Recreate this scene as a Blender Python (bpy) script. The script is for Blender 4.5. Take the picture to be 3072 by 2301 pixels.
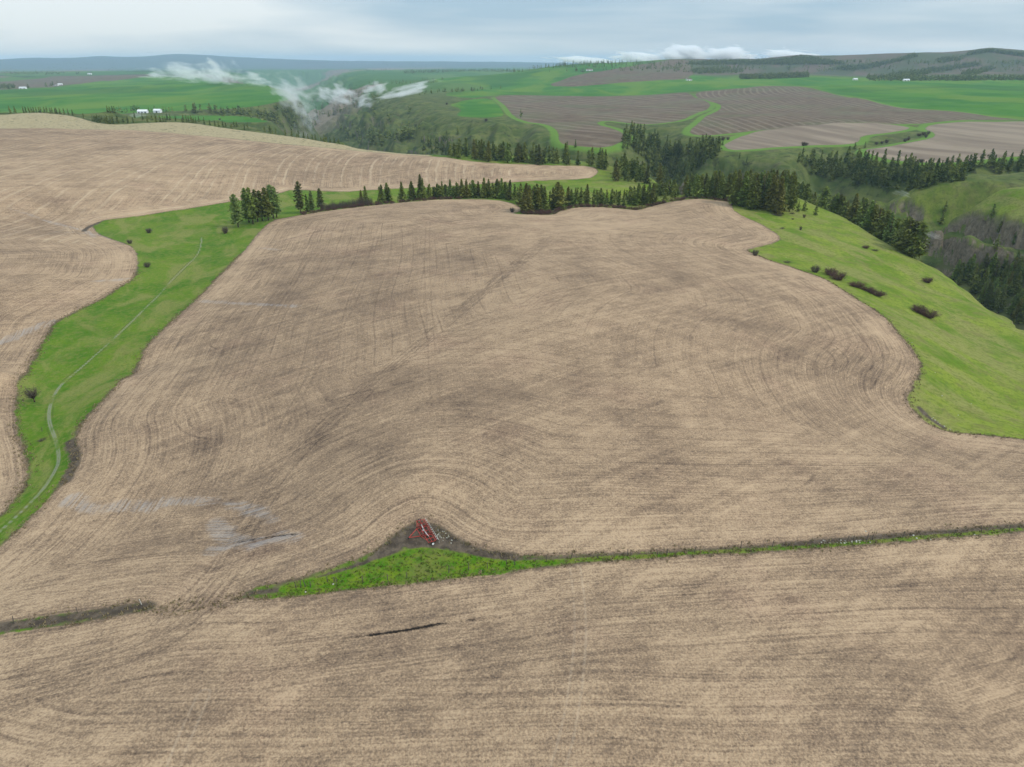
import bpy, math, random
import numpy as np
R = math.radians
rng = np.random.default_rng(7)
random.seed(7)
for o in list(bpy.data.objects): bpy.data.objects.remove(o)
SC = bpy.context.scene
COL = SC.collection

# ------------------------------------------------------------------ camera
CAM_Z, F_PX, PITCH = 92.0, 710.0, R(24.4)
cd = bpy.data.cameras.new('camera'); cam = bpy.data.objects.new('camera', cd); COL.objects.link(cam)
cam.location = (0, 0, CAM_Z); cam.rotation_euler = (R(90) - PITCH, 0, 0)
cd.sensor_width = 36; cd.lens = 36 * F_PX / 1024; cd.clip_start = 1; cd.clip_end = 120000
SC.camera = cam

# ------------------------------------------------------------------ world / sky
SUN_EL, SUN_AZ = 42.0, 112.0          # azimuth clockwise from +Y (view direction)
w = bpy.data.worlds.new('World'); SC.world = w; w.use_nodes = True
nt = w.node_tree; nt.nodes.clear()
def N(nt, t, **kw):
    n = nt.nodes.new(t)
    for k, v in kw.items():
        if k == 'inp':
            for a, b in v.items(): n.inputs[a].default_value = b
        else: setattr(n, k, v)
    return n
L = lambda nt, a, b: nt.links.new(a, b)
out = N(nt, 'ShaderNodeOutputWorld'); bg = N(nt, 'ShaderNodeBackground', inp={'Strength': 0.1})
sky = N(nt, 'ShaderNodeTexSky', sky_type='NISHITA', sun_disc=False, sun_elevation=R(SUN_EL), sun_rotation=R(SUN_AZ))
tc = N(nt, 'ShaderNodeTexCoord'); sep = N(nt, 'ShaderNodeSeparateXYZ'); L(nt, tc.outputs['Generated'], sep.inputs[0])
# overcast dome: dimmer at the horizon, brighter overhead
grad = N(nt, 'ShaderNodeMapRange', inp={1: 0.0, 2: 1.0, 3: 5.0, 4: 10.0}); L(nt, sep.outputs[2], grad.inputs[0])
mp = N(nt, 'ShaderNodeMapping', inp={'Scale': (1.5, 1.5, 11), 'Location': (1.3, 0.2, 0.35)}); L(nt, tc.outputs['Generated'], mp.inputs[0])
n1 = N(nt, 'ShaderNodeTexNoise', inp={'Scale': 1.0, 'Detail': 5, 'Roughness': 0.5, 'Distortion': 0.35}); L(nt, mp.outputs[0], n1.inputs[0])
cr = N(nt, 'ShaderNodeValToRGB'); e = cr.color_ramp.elements
e[0].position, e[0].color = 0.40, (0.54, 0.76, 0.95, 1)
e[1].position, e[1].color = 0.60, (1.16, 1.24, 1.28, 1)
L(nt, n1.outputs[0], cr.inputs[0])
mul = N(nt, 'ShaderNodeVectorMath', operation='SCALE'); L(nt, cr.outputs[0], mul.inputs[0]); L(nt, grad.outputs[0], mul.inputs[3])
mix = N(nt, 'ShaderNodeMix', data_type='RGBA', inp={0: 0.86}); L(nt, sky.outputs[0], mix.inputs[6]); L(nt, mul.outputs[0], mix.inputs[7])
L(nt, mix.outputs[2], bg.inputs[0]); L(nt, bg.outputs[0], out.inputs[0])

# ------------------------------------------------------------------ sun (veiled by cloud)
sd = bpy.data.lights.new('sun', 'SUN'); sd.energy = 1.5; sd.angle = R(11); sd.color = (1.0, 0.95, 0.88)
so = bpy.data.objects.new('sun', sd); COL.objects.link(so)
so.rotation_euler = (R(90 - SUN_EL), 0, R(180 - SUN_AZ)); so.location = (0, 0, 300)

SC.render.engine = 'CYCLES'
SC.view_settings.view_transform = 'Standard'; SC.view_settings.look = 'None'
SC.view_settings.exposure = 0.50; SC.view_settings.gamma = 1.0
cy = SC.cycles
cy.use_denoising = True; cy.max_bounces = 8; cy.diffuse_bounces = 2; cy.glossy_bounces = 1; cy.transmission_bounces = 2
cy.volume_bounces = 7; cy.transparent_max_bounces = 8; cy.volume_max_steps = 96; cy.caustics_reflective = False; cy.caustics_refractive = False

# ================================================================== geometry helpers
SQ = 1024 / 2212.0                    # survey points were read off a 2212 px wide print of the photograph
ct, st = math.cos(PITCH), math.sin(PITCH)
def ray(u, v):
    dx = (np.asarray(u, float) * SQ - 512) / F_PX; dy = (383.5 - np.asarray(v, float) * SQ) / F_PX
    return dx, ct + dy * st, -st + dy * ct
def unproj(u, v, z):
    x, y, k = ray(u, v); t = (z - CAM_Z) / k
    return x * t, y * t
def wpts(lst):
    a = np.array(lst, float); x, y = unproj(a[:, 0], a[:, 1], a[:, 2]); return np.stack([x, y], 1)
def chaikin(p, n=1, closed=True):
    for _ in range(n):
        q = np.roll(p, -1, 0) if closed else p[1:]
        b = p if closed else p[:-1]
        r = np.empty((2 * len(b), 2)); r[0::2] = .75 * b + .25 * q; r[1::2] = .25 * b + .75 * q
        p = r if closed else np.vstack([p[:1], r, p[-1:]])
    return p
_tab = rng.random((256, 256)).astype(np.float32)
def vnoise(x, y, s=0):
    x = x + s * 17.31; y = y + s * 41.77
    xi = np.floor(x).astype(np.int64); yi = np.floor(y).astype(np.int64)
    fx = x - xi; fy = y - yi; fx = fx * fx * (3 - 2 * fx); fy = fy * fy * (3 - 2 * fy)
    a = _tab[xi & 255, yi & 255]; b = _tab[(xi + 1) & 255, yi & 255]; c = _tab[xi & 255, (yi + 1) & 255]; d = _tab[(xi + 1) & 255, (yi + 1) & 255]
    return (a + (b - a) * fx) * (1 - fy) + (c + (d - c) * fx) * fy - 0.5
def fbm(x, y, o=3, s=0):
    r = 0; a = 1.0
    for k in range(o): r = r + a * vnoise(x, y, s + k); x = x * 2.03; y = y * 2.03; a *= .5
    return r
def sstep(a, b, x):
    t = np.clip((np.asarray(x) - a) / (b - a), 0, 1); return t * t * (3 - 2 * t)
def sdf(px, py, poly, margin=80.0):
    """signed distance, positive inside; -margin far outside"""
    res = np.full(px.shape, -margin, np.float32)
    lo = poly.min(0) - margin; hi = poly.max(0) + margin
    m = (px > lo[0]) & (px < hi[0]) & (py > lo[1]) & (py < hi[1])
    x = px[m].astype(np.float32); y = py[m].astype(np.float32)
    if not len(x): return res
    d2 = np.full(x.shape, 1e12, np.float32); ins = np.zeros(x.shape, bool)
    P = poly.astype(np.float32)
    for (ax, ay), (bx, by) in zip(P, np.roll(P, -1, 0)):
        ex, ey = bx - ax, by - ay; l2 = ex * ex + ey * ey + 1e-9
        wx, wy = x - ax, y - ay
        t = np.clip((wx * ex + wy * ey) / l2, 0, 1)
        np.minimum(d2, (wx - t * ex) ** 2 + (wy - t * ey) ** 2, out=d2)
        if ay != by:
            c = (ay > y) != (by > y)
            ins ^= c & (x < ex * (y - ay) / (by - ay) + ax)
    d = np.sqrt(d2); res[m] = np.maximum(np.where(ins, d, -d), -margin)
    return res
def pdist(px, py, line, margin=30.0):
    """distance to an open polyline and position along it 0..1 ; line columns beyond xy are interpolated"""
    lo = line[:, :2].min(0) - margin; hi = line[:, :2].max(0) + margin
    k = line.shape[1] - 2
    res = np.full(px.shape, margin, np.float32); ext = np.zeros(px.shape + (k,), np.float32)
    m = (px > lo[0]) & (px < hi[0]) & (py > lo[1]) & (py < hi[1])
    x = px[m]; y = py[m]
    if not len(x): return res, ext
    best = np.full(x.shape, margin ** 2); be = np.zeros(x.shape + (k,))
    for a, b in zip(line[:-1], line[1:]):
        ex, ey = b[0] - a[0], b[1] - a[1]; l2 = ex * ex + ey * ey + 1e-9
        t = np.clip(((x - a[0]) * ex + (y - a[1]) * ey) / l2, 0, 1)
        d = (x - a[0] - t * ex) ** 2 + (y - a[1] - t * ey) ** 2
        c = d < best; best[c] = d[c]
        if k: be[c] = a[2:] + t[c, None] * (b[2:] - a[2:])
    res[m] = np.sqrt(best); ext[m] = be
    return res, ext

# ================================================================== survey: field outlines (u, v, height)
MAIN = [(585,475,-7),(550,510,-7),(510,560,-6.5),(470,600,-6),(430,640,-6),(370,690,-5.5),(310,750,-5),(260,820,-5),(210,880,-5),(175,920,-5.5),
 (160,960,-6),(165,990,-6),(150,1030,-6),(110,1070,-6),(60,1120,-6),(0,1178,-6),(-300,1420,-5),(-300,1400,-3),(0,1345,-2.5),(150,1325,-2),(310,1302,-1.5),(380,1330,-1),(520,1300,-.5),
 (540,1280,-.5),(600,1265,0),(700,1240,0),(770,1215,0),(820,1190,0),(850,1165,0),(880,1140,0),(910,1130,0),(940,1140,0),(965,1160,0),(1000,1180,0),(1040,1195,0),
 (1100,1205,0),(1200,1205,0),(1400,1199,0),(1560,1187,-.5),(1700,1178,-1),(1800,1170,-2),(1900,1160,-3),(2050,1148,-4),(2212,1137,-5),(2600,1110,-9),(2600,985,-18),
 (2212,947,-13),(2151,939,-12),(2102,935,-12),(2053,931,-11.5),(2030,925,-11),(2004,911,-11),(1981,891,-11),(1965,869,-11),(1963,849,-10.5),(1974,830,-10),(1987,807,-10),
 (1992,787,-10),(1984,768,-9.5),(1965,742,-9),(1939,716,-8.5),(1919,690,-8),(1890,668,-7.5),(1851,645,-7),(1815,621,-6.5),(1776,598,-6),(1743,587,-6),(1701,572,-5.5),(1662,561,-5.5),
 (1629,546,-5.5),(1612,538,-6),(1635,533,-6.5),(1674,524,-7),(1687,515,-7),(1682,506,-7),(1650,486,-6.5),(1609,468,-6),(1583,454,-5.5),(1580,438,-5),(1550,434,-4.5),(1504,430,-4),
 (1440,438,-5),(1400,447,-6.5),(1378,454,-7),(1330,450,-6),(1290,446,-5.5),(1240,447,-5.5),(1208,454,-6),(1196,462,-5),(1150,463,-3.5),(1104,462,-4.5),(1124,455,-6.5),(1125,447,-6.5),
 (1105,437,-5.5),(1070,431,-5),(1010,430,-4.5),(940,432,-4),(850,440,-4.5),(760,450,-5),(680,458,-5.5),(620,468,-6)]
FORE = [(-400,1440,-3),(0,1366,-2.5),(150,1347,-2),(320,1317,-1.5),(420,1300,-1),(520,1294,-.5),(600,1296,0),(700,1285,0),(900,1262,0),(1100,1236,0),(1200,1222,0),(1400,1208,0),(1560,1196,-.5),
 (1700,1187,-1),(1800,1180,-2),(1900,1172,-3),(2050,1160,-4),(2212,1150,-5),(2700,1120,-10),(2700,1800,-4),(1100,1800,3),(-400,1800,0)]
PAST_L = [(196,479,-9),(209,503,-9),(235,515,-9),(266,527,-9),(289,536,-9),(299,557,-9),(297,583,-9),(287,607,-9),(261,620,-9),(222,646,-9),(182,664,-9),(143,683,-9),(112,698,-9),
 (104,719,-9),(78,758,-9),(52,810,-9),(37,849,-9),(33,880,-9),(38,932,-9),(57,981,-9),(63,1037,-9),(35,1079,-8.5),(0,1117,-8),(-300,1330,-7)]
CUPPER = [(0,278,19),(167,278,18),(333,284,15),(500,300,10),(667,316,5),(737,322,3),(837,331,1),(951,339,-1),(1004,348,-2),(1057,353,-4),(1138,355,-6),(1204,359,-8),(1277,359,-10),(1292,368,-12),
 (1290,376,-13),(1271,386,-14),(1171,387,-15),(1104,395,-15),(937,406,-13),(804,411,-12),(737,416,-11),(634,408,-10),(600,418,-10),(533,429,-9.5),(433,449,-9),(300,466,-9)]
CFIELD = CUPPER + PAST_L + [(-600,1330,-4),(-600,600,4),(-400,278,19)]
DRY = [(-300,250,22),(0,249,22),(67,243,22),(117,246,21),(173,255,19),(200,265,17),(240,270,16),(283,268,16),(367,264,15.5),(417,266,14),(493,279,11),(600,291,7),(737,311,3.5),(800,317,0),(870,304,-1),(907,304,-3),
 (911,316,-4),(890,331,-2),(951,339,-1),(837,331,1),(737,322,3),(667,316,5),(500,300,10),(333,284,15),(167,278,18),(0,278,19),(-300,280,19)]
STRIP = [(600,1277,0),(608,1293,0),(660,1290,0),(739,1279,0),(817,1269,0),(947,1256,0),(1080,1237,0),(1200,1221,0),(1400,1207,0),(1560,1195,-.5),(1700,1186,-1),(1900,1171,-3),(2050,1159,-4),(2212,1149,-5),(2600,1122,-9),
 (2600,1116,-9),(2212,1143,-5),(2050,1153,-4),(1900,1164,-3),(1700,1181,-1),(1560,1189,-.5),(1400,1201,0),(1200,1212,0),(1080,1214,0),(1025,1202,0),(973,1193,0),(916,1185,0),(869,1194,0),(804,1217,0),(713,1248,0),(660,1256,0),(621,1265,0)]
PURPLE = [(1064,205,-6),(1137,204,-6),(1237,207,-6),(1337,208,-6),(1474,204,-5),(1500,210,-6),(1530,222,-8),(1536,233,-9),(1495,247,-10),(1474,259,-11),(1404,269,-13),(1370,266,-13),(1304,258,-11),(1284,266,-12),(1330,279,-13),(1354,293,-14),
 (1350,303,-15),(1310,319,-16),(1257,316,-16),(1217,311,-16),(1207,303,-15),(1207,286,-13),(1194,274,-12),(1170,266,-11),(1137,263,-11),(1110,249,-9),(1097,233,-8),(1084,219,-7)]
STRIPED = [(1488,288,-13),(1518,293,-13),(1575,288,-12),(1625,283,-10),(1708,273,-7),(1808,264,-4),(1875,263,-4),(1975,268,-6),(2030,262,-6),(2120,258,-5),(2212,258,-4),(2185,256,-4),(2108,245,-3),(2042,238,-2),(1958,233,0),(1908,223,2),(1858,212,4),(1825,210,5),(1775,198,8),
 (1708,190,10),(1642,192,8),(1575,198,4),(1508,203,-2),(1500,208,-4),(1545,223,-6),(1562,230,-7),(1542,243,-9),(1525,249,-9),(1508,267,-11),(1495,276,-12)]
BROWN1 = [(1562,313,-16),(1575,324,-17),(1615,324,-16),(1675,318,-15),(1758,313,-14),(1842,311,-14),(1858,303,-13),(1858,294,-12),(1908,288,-11),(1958,281,-9),(1968,274,-8),(1908,266,-6),(1842,265,-5),(1758,269,-7),(1675,279,-10),(1608,291,-13),(1575,306,-15)]
BROWN2 = [(1863,323,-14),(1892,339,-16),(1942,348,-17),(1992,351,-17),(2042,353,-17),(2108,346,-15),(2175,339,-13),(2212,338,-12),(2500,330,-6),(2500,268,-2),(2212,262,-5),(2142,263,-6),(2075,263,-6),(2008,269,-7),(1995,279,-8),(2022,288,-10),(2015,299,-11),(1958,309,-13),(1908,318,-14)]
CROPR = [(2700,270,0),(2500,264,-1),(2212,257,-4),(2185,255,-4),(2108,244,-3),(2042,237,-2),(1958,232,0),(1908,222,2),(1858,211,4),(1825,209,5),(1775,197,8),(1708,189,10),(1642,191,8),(1575,197,4),(1508,202,-2),(1474,203,-5),(1337,207,-6),(1237,206,-6),(1137,203,-6),(1064,204,-6),
 (1010,213,-8),(950,205,-8),(1000,196,-6),(1080,190,-6),(900,180,-6),(1000,170,-5),(1150,160,0),(1300,160,0),(1480,164,0),(1650,172,0),(1900,175,0),(2212,176,0),(2700,176,0)]
CROPS = [(984,246,-10),(1000,234,-9),(965,226,-9),(1010,214,-8),(1062,209,-6),(1080,228,-7),(1092,248,-9),(1060,253,-10),(1000,251,-10)]
CROPL = [(-400,246,-14),(0,243,-14),(110,239,-14),(200,246,-15),(300,241,-15),(420,236,-14),(540,231,-12),(600,222,-8),(640,208,-3),(610,192,2),(560,180,3),(460,175,1),(380,167,-4),(200,172,-6),(100,187,-8),(0,196,-10),(-400,215,-12)]
CROPB = [(200,249,-15),(400,246,-17),(480,247,-17),(545,250,-18),(590,262,-19),(520,262,-19),(420,262,-19),(330,256,-17),(240,258,-17)]
PLOWL = [(-300,190,-9),(0,194,-9),(100,185,-8),(230,172,-5),(330,168,-4),(360,160,-3),(150,164,-5),(0,174,-7),(-300,178,-8)]
PLOWM = [(1185,189,-6),(1250,184,-6),(1350,178,-5),(1475,170,-3),(1500,178,-3),(1480,188,-4),(1350,192,-6),(1200,193,-6)]

PW = {k: chaikin(wpts(v), 1) for k, v in dict(MAIN=MAIN, FORE=FORE, CF=CFIELD, DRY=DRY, STRIP=STRIP, PURPLE=PURPLE, STRIPED=STRIPED, BROWN1=BROWN1, BROWN2=BROWN2,
      CROPR=CROPR, CROPS=CROPS, CROPL=CROPL, CROPB=CROPB, PLOWL=PLOWL, PLOWM=PLOWM).items()}

# spot heights
SPOT = [(1100,700,6),(1400,640,4.5),(700,700,1),(1100,540,2.5),(1100,900,5),(420,900,-2.5),(300,1095,-5.5),(560,1130,-3),(1700,900,-4),(1500,560,0),(950,480,-.5),(1150,490,0),(700,560,-2.5),(1300,1050,3.5),(1750,700,-2.5),(1500,800,3),
 (900,1050,3),(1800,1050,-3),(1300,1450,3),(500,1500,1),(1900,1450,0),(300,800,-8),(330,640,-9.5),(400,560,-10),(470,520,-10),(560,450,-11),(150,870,-9),(110,1010,-9),
 (100,560,-4),(0,620,-1),(0,800,-4),(120,470,-7),(250,420,1),(0,420,6),(300,350,8),(0,340,14),(500,370,2),(700,370,-4),(900,370,-6),(1100,375,-10),
 (2100,860,-17),(1900,610,-12),(1780,520,-11),(1700,465,-8),(1640,445,-6),(1650,405,-5),(1560,405,-6),(1850,460,-15),(1750,400,-12),(2212,800,-26),(2100,720,-24),(1990,620,-22),
 (2050,398,-14),(2212,393,-12),(1000,250,-10),(1150,300,-16),(870,250,-16),(930,225,-10),(1650,335,-18),(1800,325,-17),(1480,300,-14),
 (300,215,-12),(150,215,-12),(450,205,-4),(320,254,-17),(700,165,-10),(850,165,-8),(850,150,0)]
CPX = []
for lst in (MAIN, FORE, CFIELD, DRY, STRIP, PURPLE, STRIPED, BROWN1, BROWN2, CROPR, CROPS, CROPL, CROPB, PLOWL, SPOT):
    for u, v, z in lst:
        x, y = unproj(u, v, z); CPX.append((x, y, z))
# far hills: (u, v on the skyline, range)
for u, v, r in [(a_, b_ - 2.5 * (a_ > 1500), c_) for a_, b_, c_ in [(1240,136,4300),(1350,134,4300),(1475,134,4400),(1534,131,4700),(1615,127,5000),(1649,131,5000),(1690,127,5000),(1731,121.5,5000),(1752,123,5000),(1788,131,5000),(1828,138,4900),(1875,136,4900),(1925,128,5000),
                (1975,118,5000),(2041,119,5100),(2095,115,5200),(2135,106.5,5200),(2175,112,5200),(2212,117,5200),(2450,128,5200),(2700,132,5000)]]:
    dx, dy, k = ray(u, v); h = math.hypot(dx, dy); x, y, z = dx / h * r, dy / h * r, CAM_Z + k / h * r
    CPX += [(x, y, z), (x * 1.5, y * 1.5, z * .35), (x * 2.3, y * 2.3, -20)]
    zz = 8 + (z - 8) * .28; CPX += [(x * .8, y * .8, zz)]
for u, v, r in [(a_, 133 - (133 - b_) * .72, c_) for a_, b_, c_ in [(-300,128,18000),(0,127,18000),(90,119,18000),(133,124,18000),(213,116,18000),(293,120,18000),(376,110,18000),(443,112,18000),(500,119,18000),(567,123,18000),(667,128,18000),(737,131,18000),(900,132,18000),(1100,134,18000)]]:
    dx, dy, k = ray(u, v); h = math.hypot(dx, dy); x, y, z = dx / h * r, dy / h * r, CAM_Z + k / h * r
    CPX += [(x, y, z), (x * 1.25, y * 1.25, 0), (x * .82, y * .82, 10), (x * .5, y * .5, 0)]
for az in (-178, -140, -105, -75, -58, 58, 75, 105, 140, 178):
    for r in (40, 150, 500, 1600, 5000, 12000, 26500):
        zz = 0 if abs(az) > 60 else (-6 if r < 300 else -10)
        if az in (58,) and r in (150, 500): zz = -22
        CPX.append((r * math.sin(R(az)), r * math.cos(R(az)), zz))
for az in (-45, -30, -15, 0, 15, 30, 45):
    CPX += [(30 * math.sin(R(az)), 30 * math.cos(R(az)), 2), (26500 * math.sin(R(az)), 26500 * math.cos(R(az)), 0)]
CP = np.array(CPX)
# thin duplicates
def lp(x, y): return np.arctan2(x, y), np.log(np.maximum(np.hypot(x, y), 5.0))
ca, cl = lp(CP[:, 0], CP[:, 1])
keep = []
for i in range(len(CP)):
    if all((ca[i] - ca[j]) ** 2 + (cl[i] - cl[j]) ** 2 > 0.010 ** 2 for j in keep): keep.append(i)
CP = CP[keep]; ca = ca[keep]; cl = cl[keep]
def kern(d2): return np.sqrt(d2 + 0.00006) ** 1.4
n_ = len(CP)
K = kern((ca[:, None] - ca) ** 2 + (cl[:, None] - cl) ** 2); K -= 0
K[np.arange(n_), np.arange(n_)] += -0.0007
Pm = np.stack([np.ones(n_), ca, cl], 1)
A = np.block([[K, Pm], [Pm.T, np.zeros((3, 3))]])
sol = np.linalg.solve(A, np.concatenate([CP[:, 2], np.zeros(3)]))
wgt, pol = sol[:n_].astype(np.float32), sol[n_:]
def plateau(x, y):
    a, l = lp(x, y); shp = a.shape; a = a.ravel().astype(np.float32); l = l.ravel().astype(np.float32)
    r = np.empty(a.shape, np.float32); caf = ca.astype(np.float32); clf = cl.astype(np.float32)
    for i in range(0, len(a), 40000):
        s = slice(i, i + 40000)
        d2 = (a[s, None] - caf) ** 2; d2 += (l[s, None] - clf) ** 2; d2 += np.float32(0.00006)
        np.log(d2, out=d2); d2 *= np.float32(.7); np.exp(d2, out=d2)
        r[s] = d2 @ wgt + pol[0] + pol[1] * a[s] + pol[2] * l[s]
    return r.reshape(shp)

# valleys: x, y, floor height, half width
VALLEYS = [
 # the canyon on the right that bends behind the ridge and runs off to the far left
 (np.array([(520,-250,-135,170),(440,60,-130,165),(402,200,-125,158),(388,340,-115,148),(378,450,-108,138),(362,570,-100,122),(322,680,-95,118),(250,790,-92,130),(200,900,-95,140),(130,985,-100,160),(-40,1030,-108,230),(-200,1180,-116,240),
            (-420,1600,-130,290),(-640,2200,-145,330),(-960,3300,-160,420),(-1900,6500,-180,650),(-3000,10500,-190,900)], float), 'deep'),
 (np.array([(140,985,-98,100),(225,1090,-70,90),(250,1200,-44,75),(235,1290,-28,60),(165,1350,-12,45)], float), 'deep'),
 (np.array([(255,780,-92,90),(430,820,-72,85),(640,880,-58,80),(950,930,-40,90),(1500,1000,-25,100)], float), 'deep'),
 (np.array([(380,860,-70,70),(470,1010,-44,60),(560,1100,-22,45),(640,1150,-10,30)], float), 'deep'),
 # the draw behind the main field, falling to the canyon
 (np.array([(-130,545,-14,30),(-60,588,-17,36),(40,600,-20,40),(120,615,-26,46),(180,650,-38,60),(215,740,-70,90)], float), 'draw'),
 (np.array([(40,1420,-12,22),(5,1260,-46,42),(-15,1120,-92,60)], float), 'draw'),
 (np.array([(-95,1520,-14,24),(-118,1360,-52,46),(-140,1210,-98,64)], float), 'draw'),
 (np.array([(120,1300,-16,20),(85,1190,-52,36),(60,1090,-92,50)], float), 'draw'),
 (np.array([(-40,1330,-30,18),(-60,1230,-60,34),(-75,1140,-95,44)], float), 'draw'),
 (np.array([(-230,1900,-14,30),(-290,1700,-56,56),(-360,1500,-110,80)], float), 'draw'),
 (np.array([(330,905,-22,18),(300,860,-52,30),(268,815,-85,40)], float), 'draw'),
 (np.array([(480,690,-22,16),(430,690,-48,26),(370,680,-85,36)], float), 'draw'),
 # valley between the dry knoll and the far green fields
 (np.array([(-1500,1350,-25,140),(-900,1360,-30,140),(-560,1330,-36,140),(-330,1230,-62,120),(-200,1170,-110,150)], float), 'draw'),
]
FIELDS_PROTECT = ('MAIN', 'CF', 'PURPLE', 'STRIPED', 'BROWN1', 'BROWN2', 'CROPS', 'CROPL', 'CROPB')

# ================================================================== terrain grid (rings round the viewpoint; fine near, coarse far)
az_in = np.arange(-38.5, 38.5, 0.118)
az = np.concatenate([np.arange(-180, -70, 4.0), np.arange(-70, -46, 1.0), np.arange(-46, -38.5, .4), az_in, np.arange(38.5, 46, .4), np.arange(46, 70, 1.0), np.arange(70, 180.1, 4.0)])
AZ = np.radians(az)
rr = [12.0]
while rr[-1] < 26500:
    r = rr[-1]
    dv = (r * r + CAM_Z ** 2) / CAM_Z / F_PX * 1.15
    if r < 62: dv = 3.0
    cap = r * .0058 if r < 4000 else r * .012
    rr.append(r + min(dv, cap))
RR = np.array(rr)
GA, GR = np.meshgrid(AZ, RR)             # rows: rings
GX = GR * np.sin(GA); GY = GR * np.cos(GA)
SD = {k: sdf(GX, GY, p, 90.0) for k, p in PW.items()}
Z = plateau(GX, GY).astype(np.float64)
prot = np.full(GX.shape, -90.0)
for k in FIELDS_PROTECT: prot = np.maximum(prot, SD[k])
out_d = np.maximum(-prot, 0)
und = sstep(1100, 2600, GR)
Z += und * (fbm(GX / 420, GY / 420, 3, 3) * 13 + fbm(GX / 1500, GY / 1500, 2, 9) * 14 * (1 - sstep(5000, 8000, GR)))
Z += fbm(GX / 60, GY / 60, 2, 5) * 1.3 * (1 - und)
gul = fbm(GX / 55, GY / 55, 3, 21); gul2 = fbm(GX / 16, GY / 16, 3, 31)
CARVE = np.zeros(GX.shape)
mask_f = np.where(GR > 900, sstep(2, 85, out_d), sstep(2, 34, out_d))
for line, kind in VALLEYS:
    wmax = line[:, 3].max() * 1.5
    d, ext = pdist(GX, GY, line, wmax)
    zf = ext[..., 0]; wd = np.maximum(ext[..., 1], 1)
    if kind == 'deep':
        t = d / wd * (1 + gul * .30 * sstep(1.0, .55, d / wd) + gul2 * .08 * sstep(.95, .6, d / wd))
        p0 = 1 - sstep(.10, 1.0, t)
        t2 = t + gul2 * .10
        pc = .26 * (1 - sstep(.62, 1.0, t)) + .20 * (1 - sstep(.66, .71, t2)) + .26 * (1 - sstep(.46, .53, t2)) + .28 * (1 - sstep(.08, .5, t))
        cw = np.clip(.30 + .9 * fbm(GX / 95, GY / 95, 2, 61) + .35 * (1 - sstep(750, 1000, GR)) + 1.3 * np.exp(-((GX - 405) / 95) ** 2 - ((GY - 610) / 120) ** 2), 0, 1)
        p = p0 * (1 - cw) + pc * cw
    else:
        t = d / wd * (1 + gul * .2)
        p = 1 - sstep(0.0, 1.0, t)
    p = np.clip(p, 0, 1) * mask_f * (ext[..., 1] > 0)
    tgt = Z + (zf - Z) * p
    c = (tgt < Z)
    CARVE = np.where(c, np.maximum(CARVE, Z - tgt), CARVE)
    Z = np.where(c, tgt, Z)
steep = sstep(4, 30, CARVE)
Z += sstep(14, 45, CARVE) * (gul * 13 + gul2 * (7 - 4 * sstep(800, 1100, GR))) + sstep(700, 1000, GR) * (1 - und) * mask_f * (1 - sstep(-25, -2, SD['DRY'])) * (gul * 10 + gul2 * 3)
Z = Z.astype(np.float32)

def ground(x, y):
    """terrain height at x, y from the mesh"""
    a, r = np.arctan2(x, y), np.hypot(x, y)
    fa = np.interp(a, AZ, np.arange(len(AZ))); fr = np.interp(r, RR, np.arange(len(RR)))
    i = np.clip(fr.astype(int), 0, len(RR) - 2); j = np.clip(fa.astype(int), 0, len(AZ) - 2)
    ti = fr - i; tj = fa - j
    return (Z[i, j] * (1 - tj) + Z[i, j + 1] * tj) * (1 - ti) + (Z[i + 1, j] * (1 - tj) + Z[i + 1, j + 1] * tj) * ti
def grid_at(G, x, y):
    a, r = np.arctan2(x, y), np.hypot(x, y)
    j = np.clip(np.round(np.interp(a, AZ, np.arange(len(AZ)))).astype(int), 0, len(AZ) - 1)
    i = np.clip(np.round(np.interp(r, RR, np.arange(len(RR)))).astype(int), 0, len(RR) - 1)
    return G[i, j]
def land(u, v):
    """where the line of sight through a survey point first meets the land"""
    u = np.atleast_1d(np.asarray(u, float)); v = np.atleast_1d(np.asarray(v, float))
    dx, dy, k = ray(u, v); a = np.arctan2(dx, dy); s = k / np.hypot(dx, dy)
    res = np.zeros((len(u), 3))
    for n in range(len(u)):
        fa = np.interp(a[n], AZ, np.arange(len(AZ))); j = int(fa); t = fa - j
        col = Z[:, j] * (1 - t) + Z[:, min(j + 1, len(AZ) - 1)] * t
        dif = CAM_Z + s[n] * RR - col
        idx = np.nonzero(dif < 0)[0]
        if len(idx) == 0: r = 26400.0
        elif idx[0] == 0: r = RR[0]
        else:
            i = idx[0]; q = dif[i - 1] / (dif[i - 1] - dif[i]); r = RR[i - 1] + q * (RR[i] - RR[i - 1])
        x, y = r * math.sin(a[n]), r * math.cos(a[n])
        res[n] = (x, y, ground(x, y))
    return res


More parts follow.
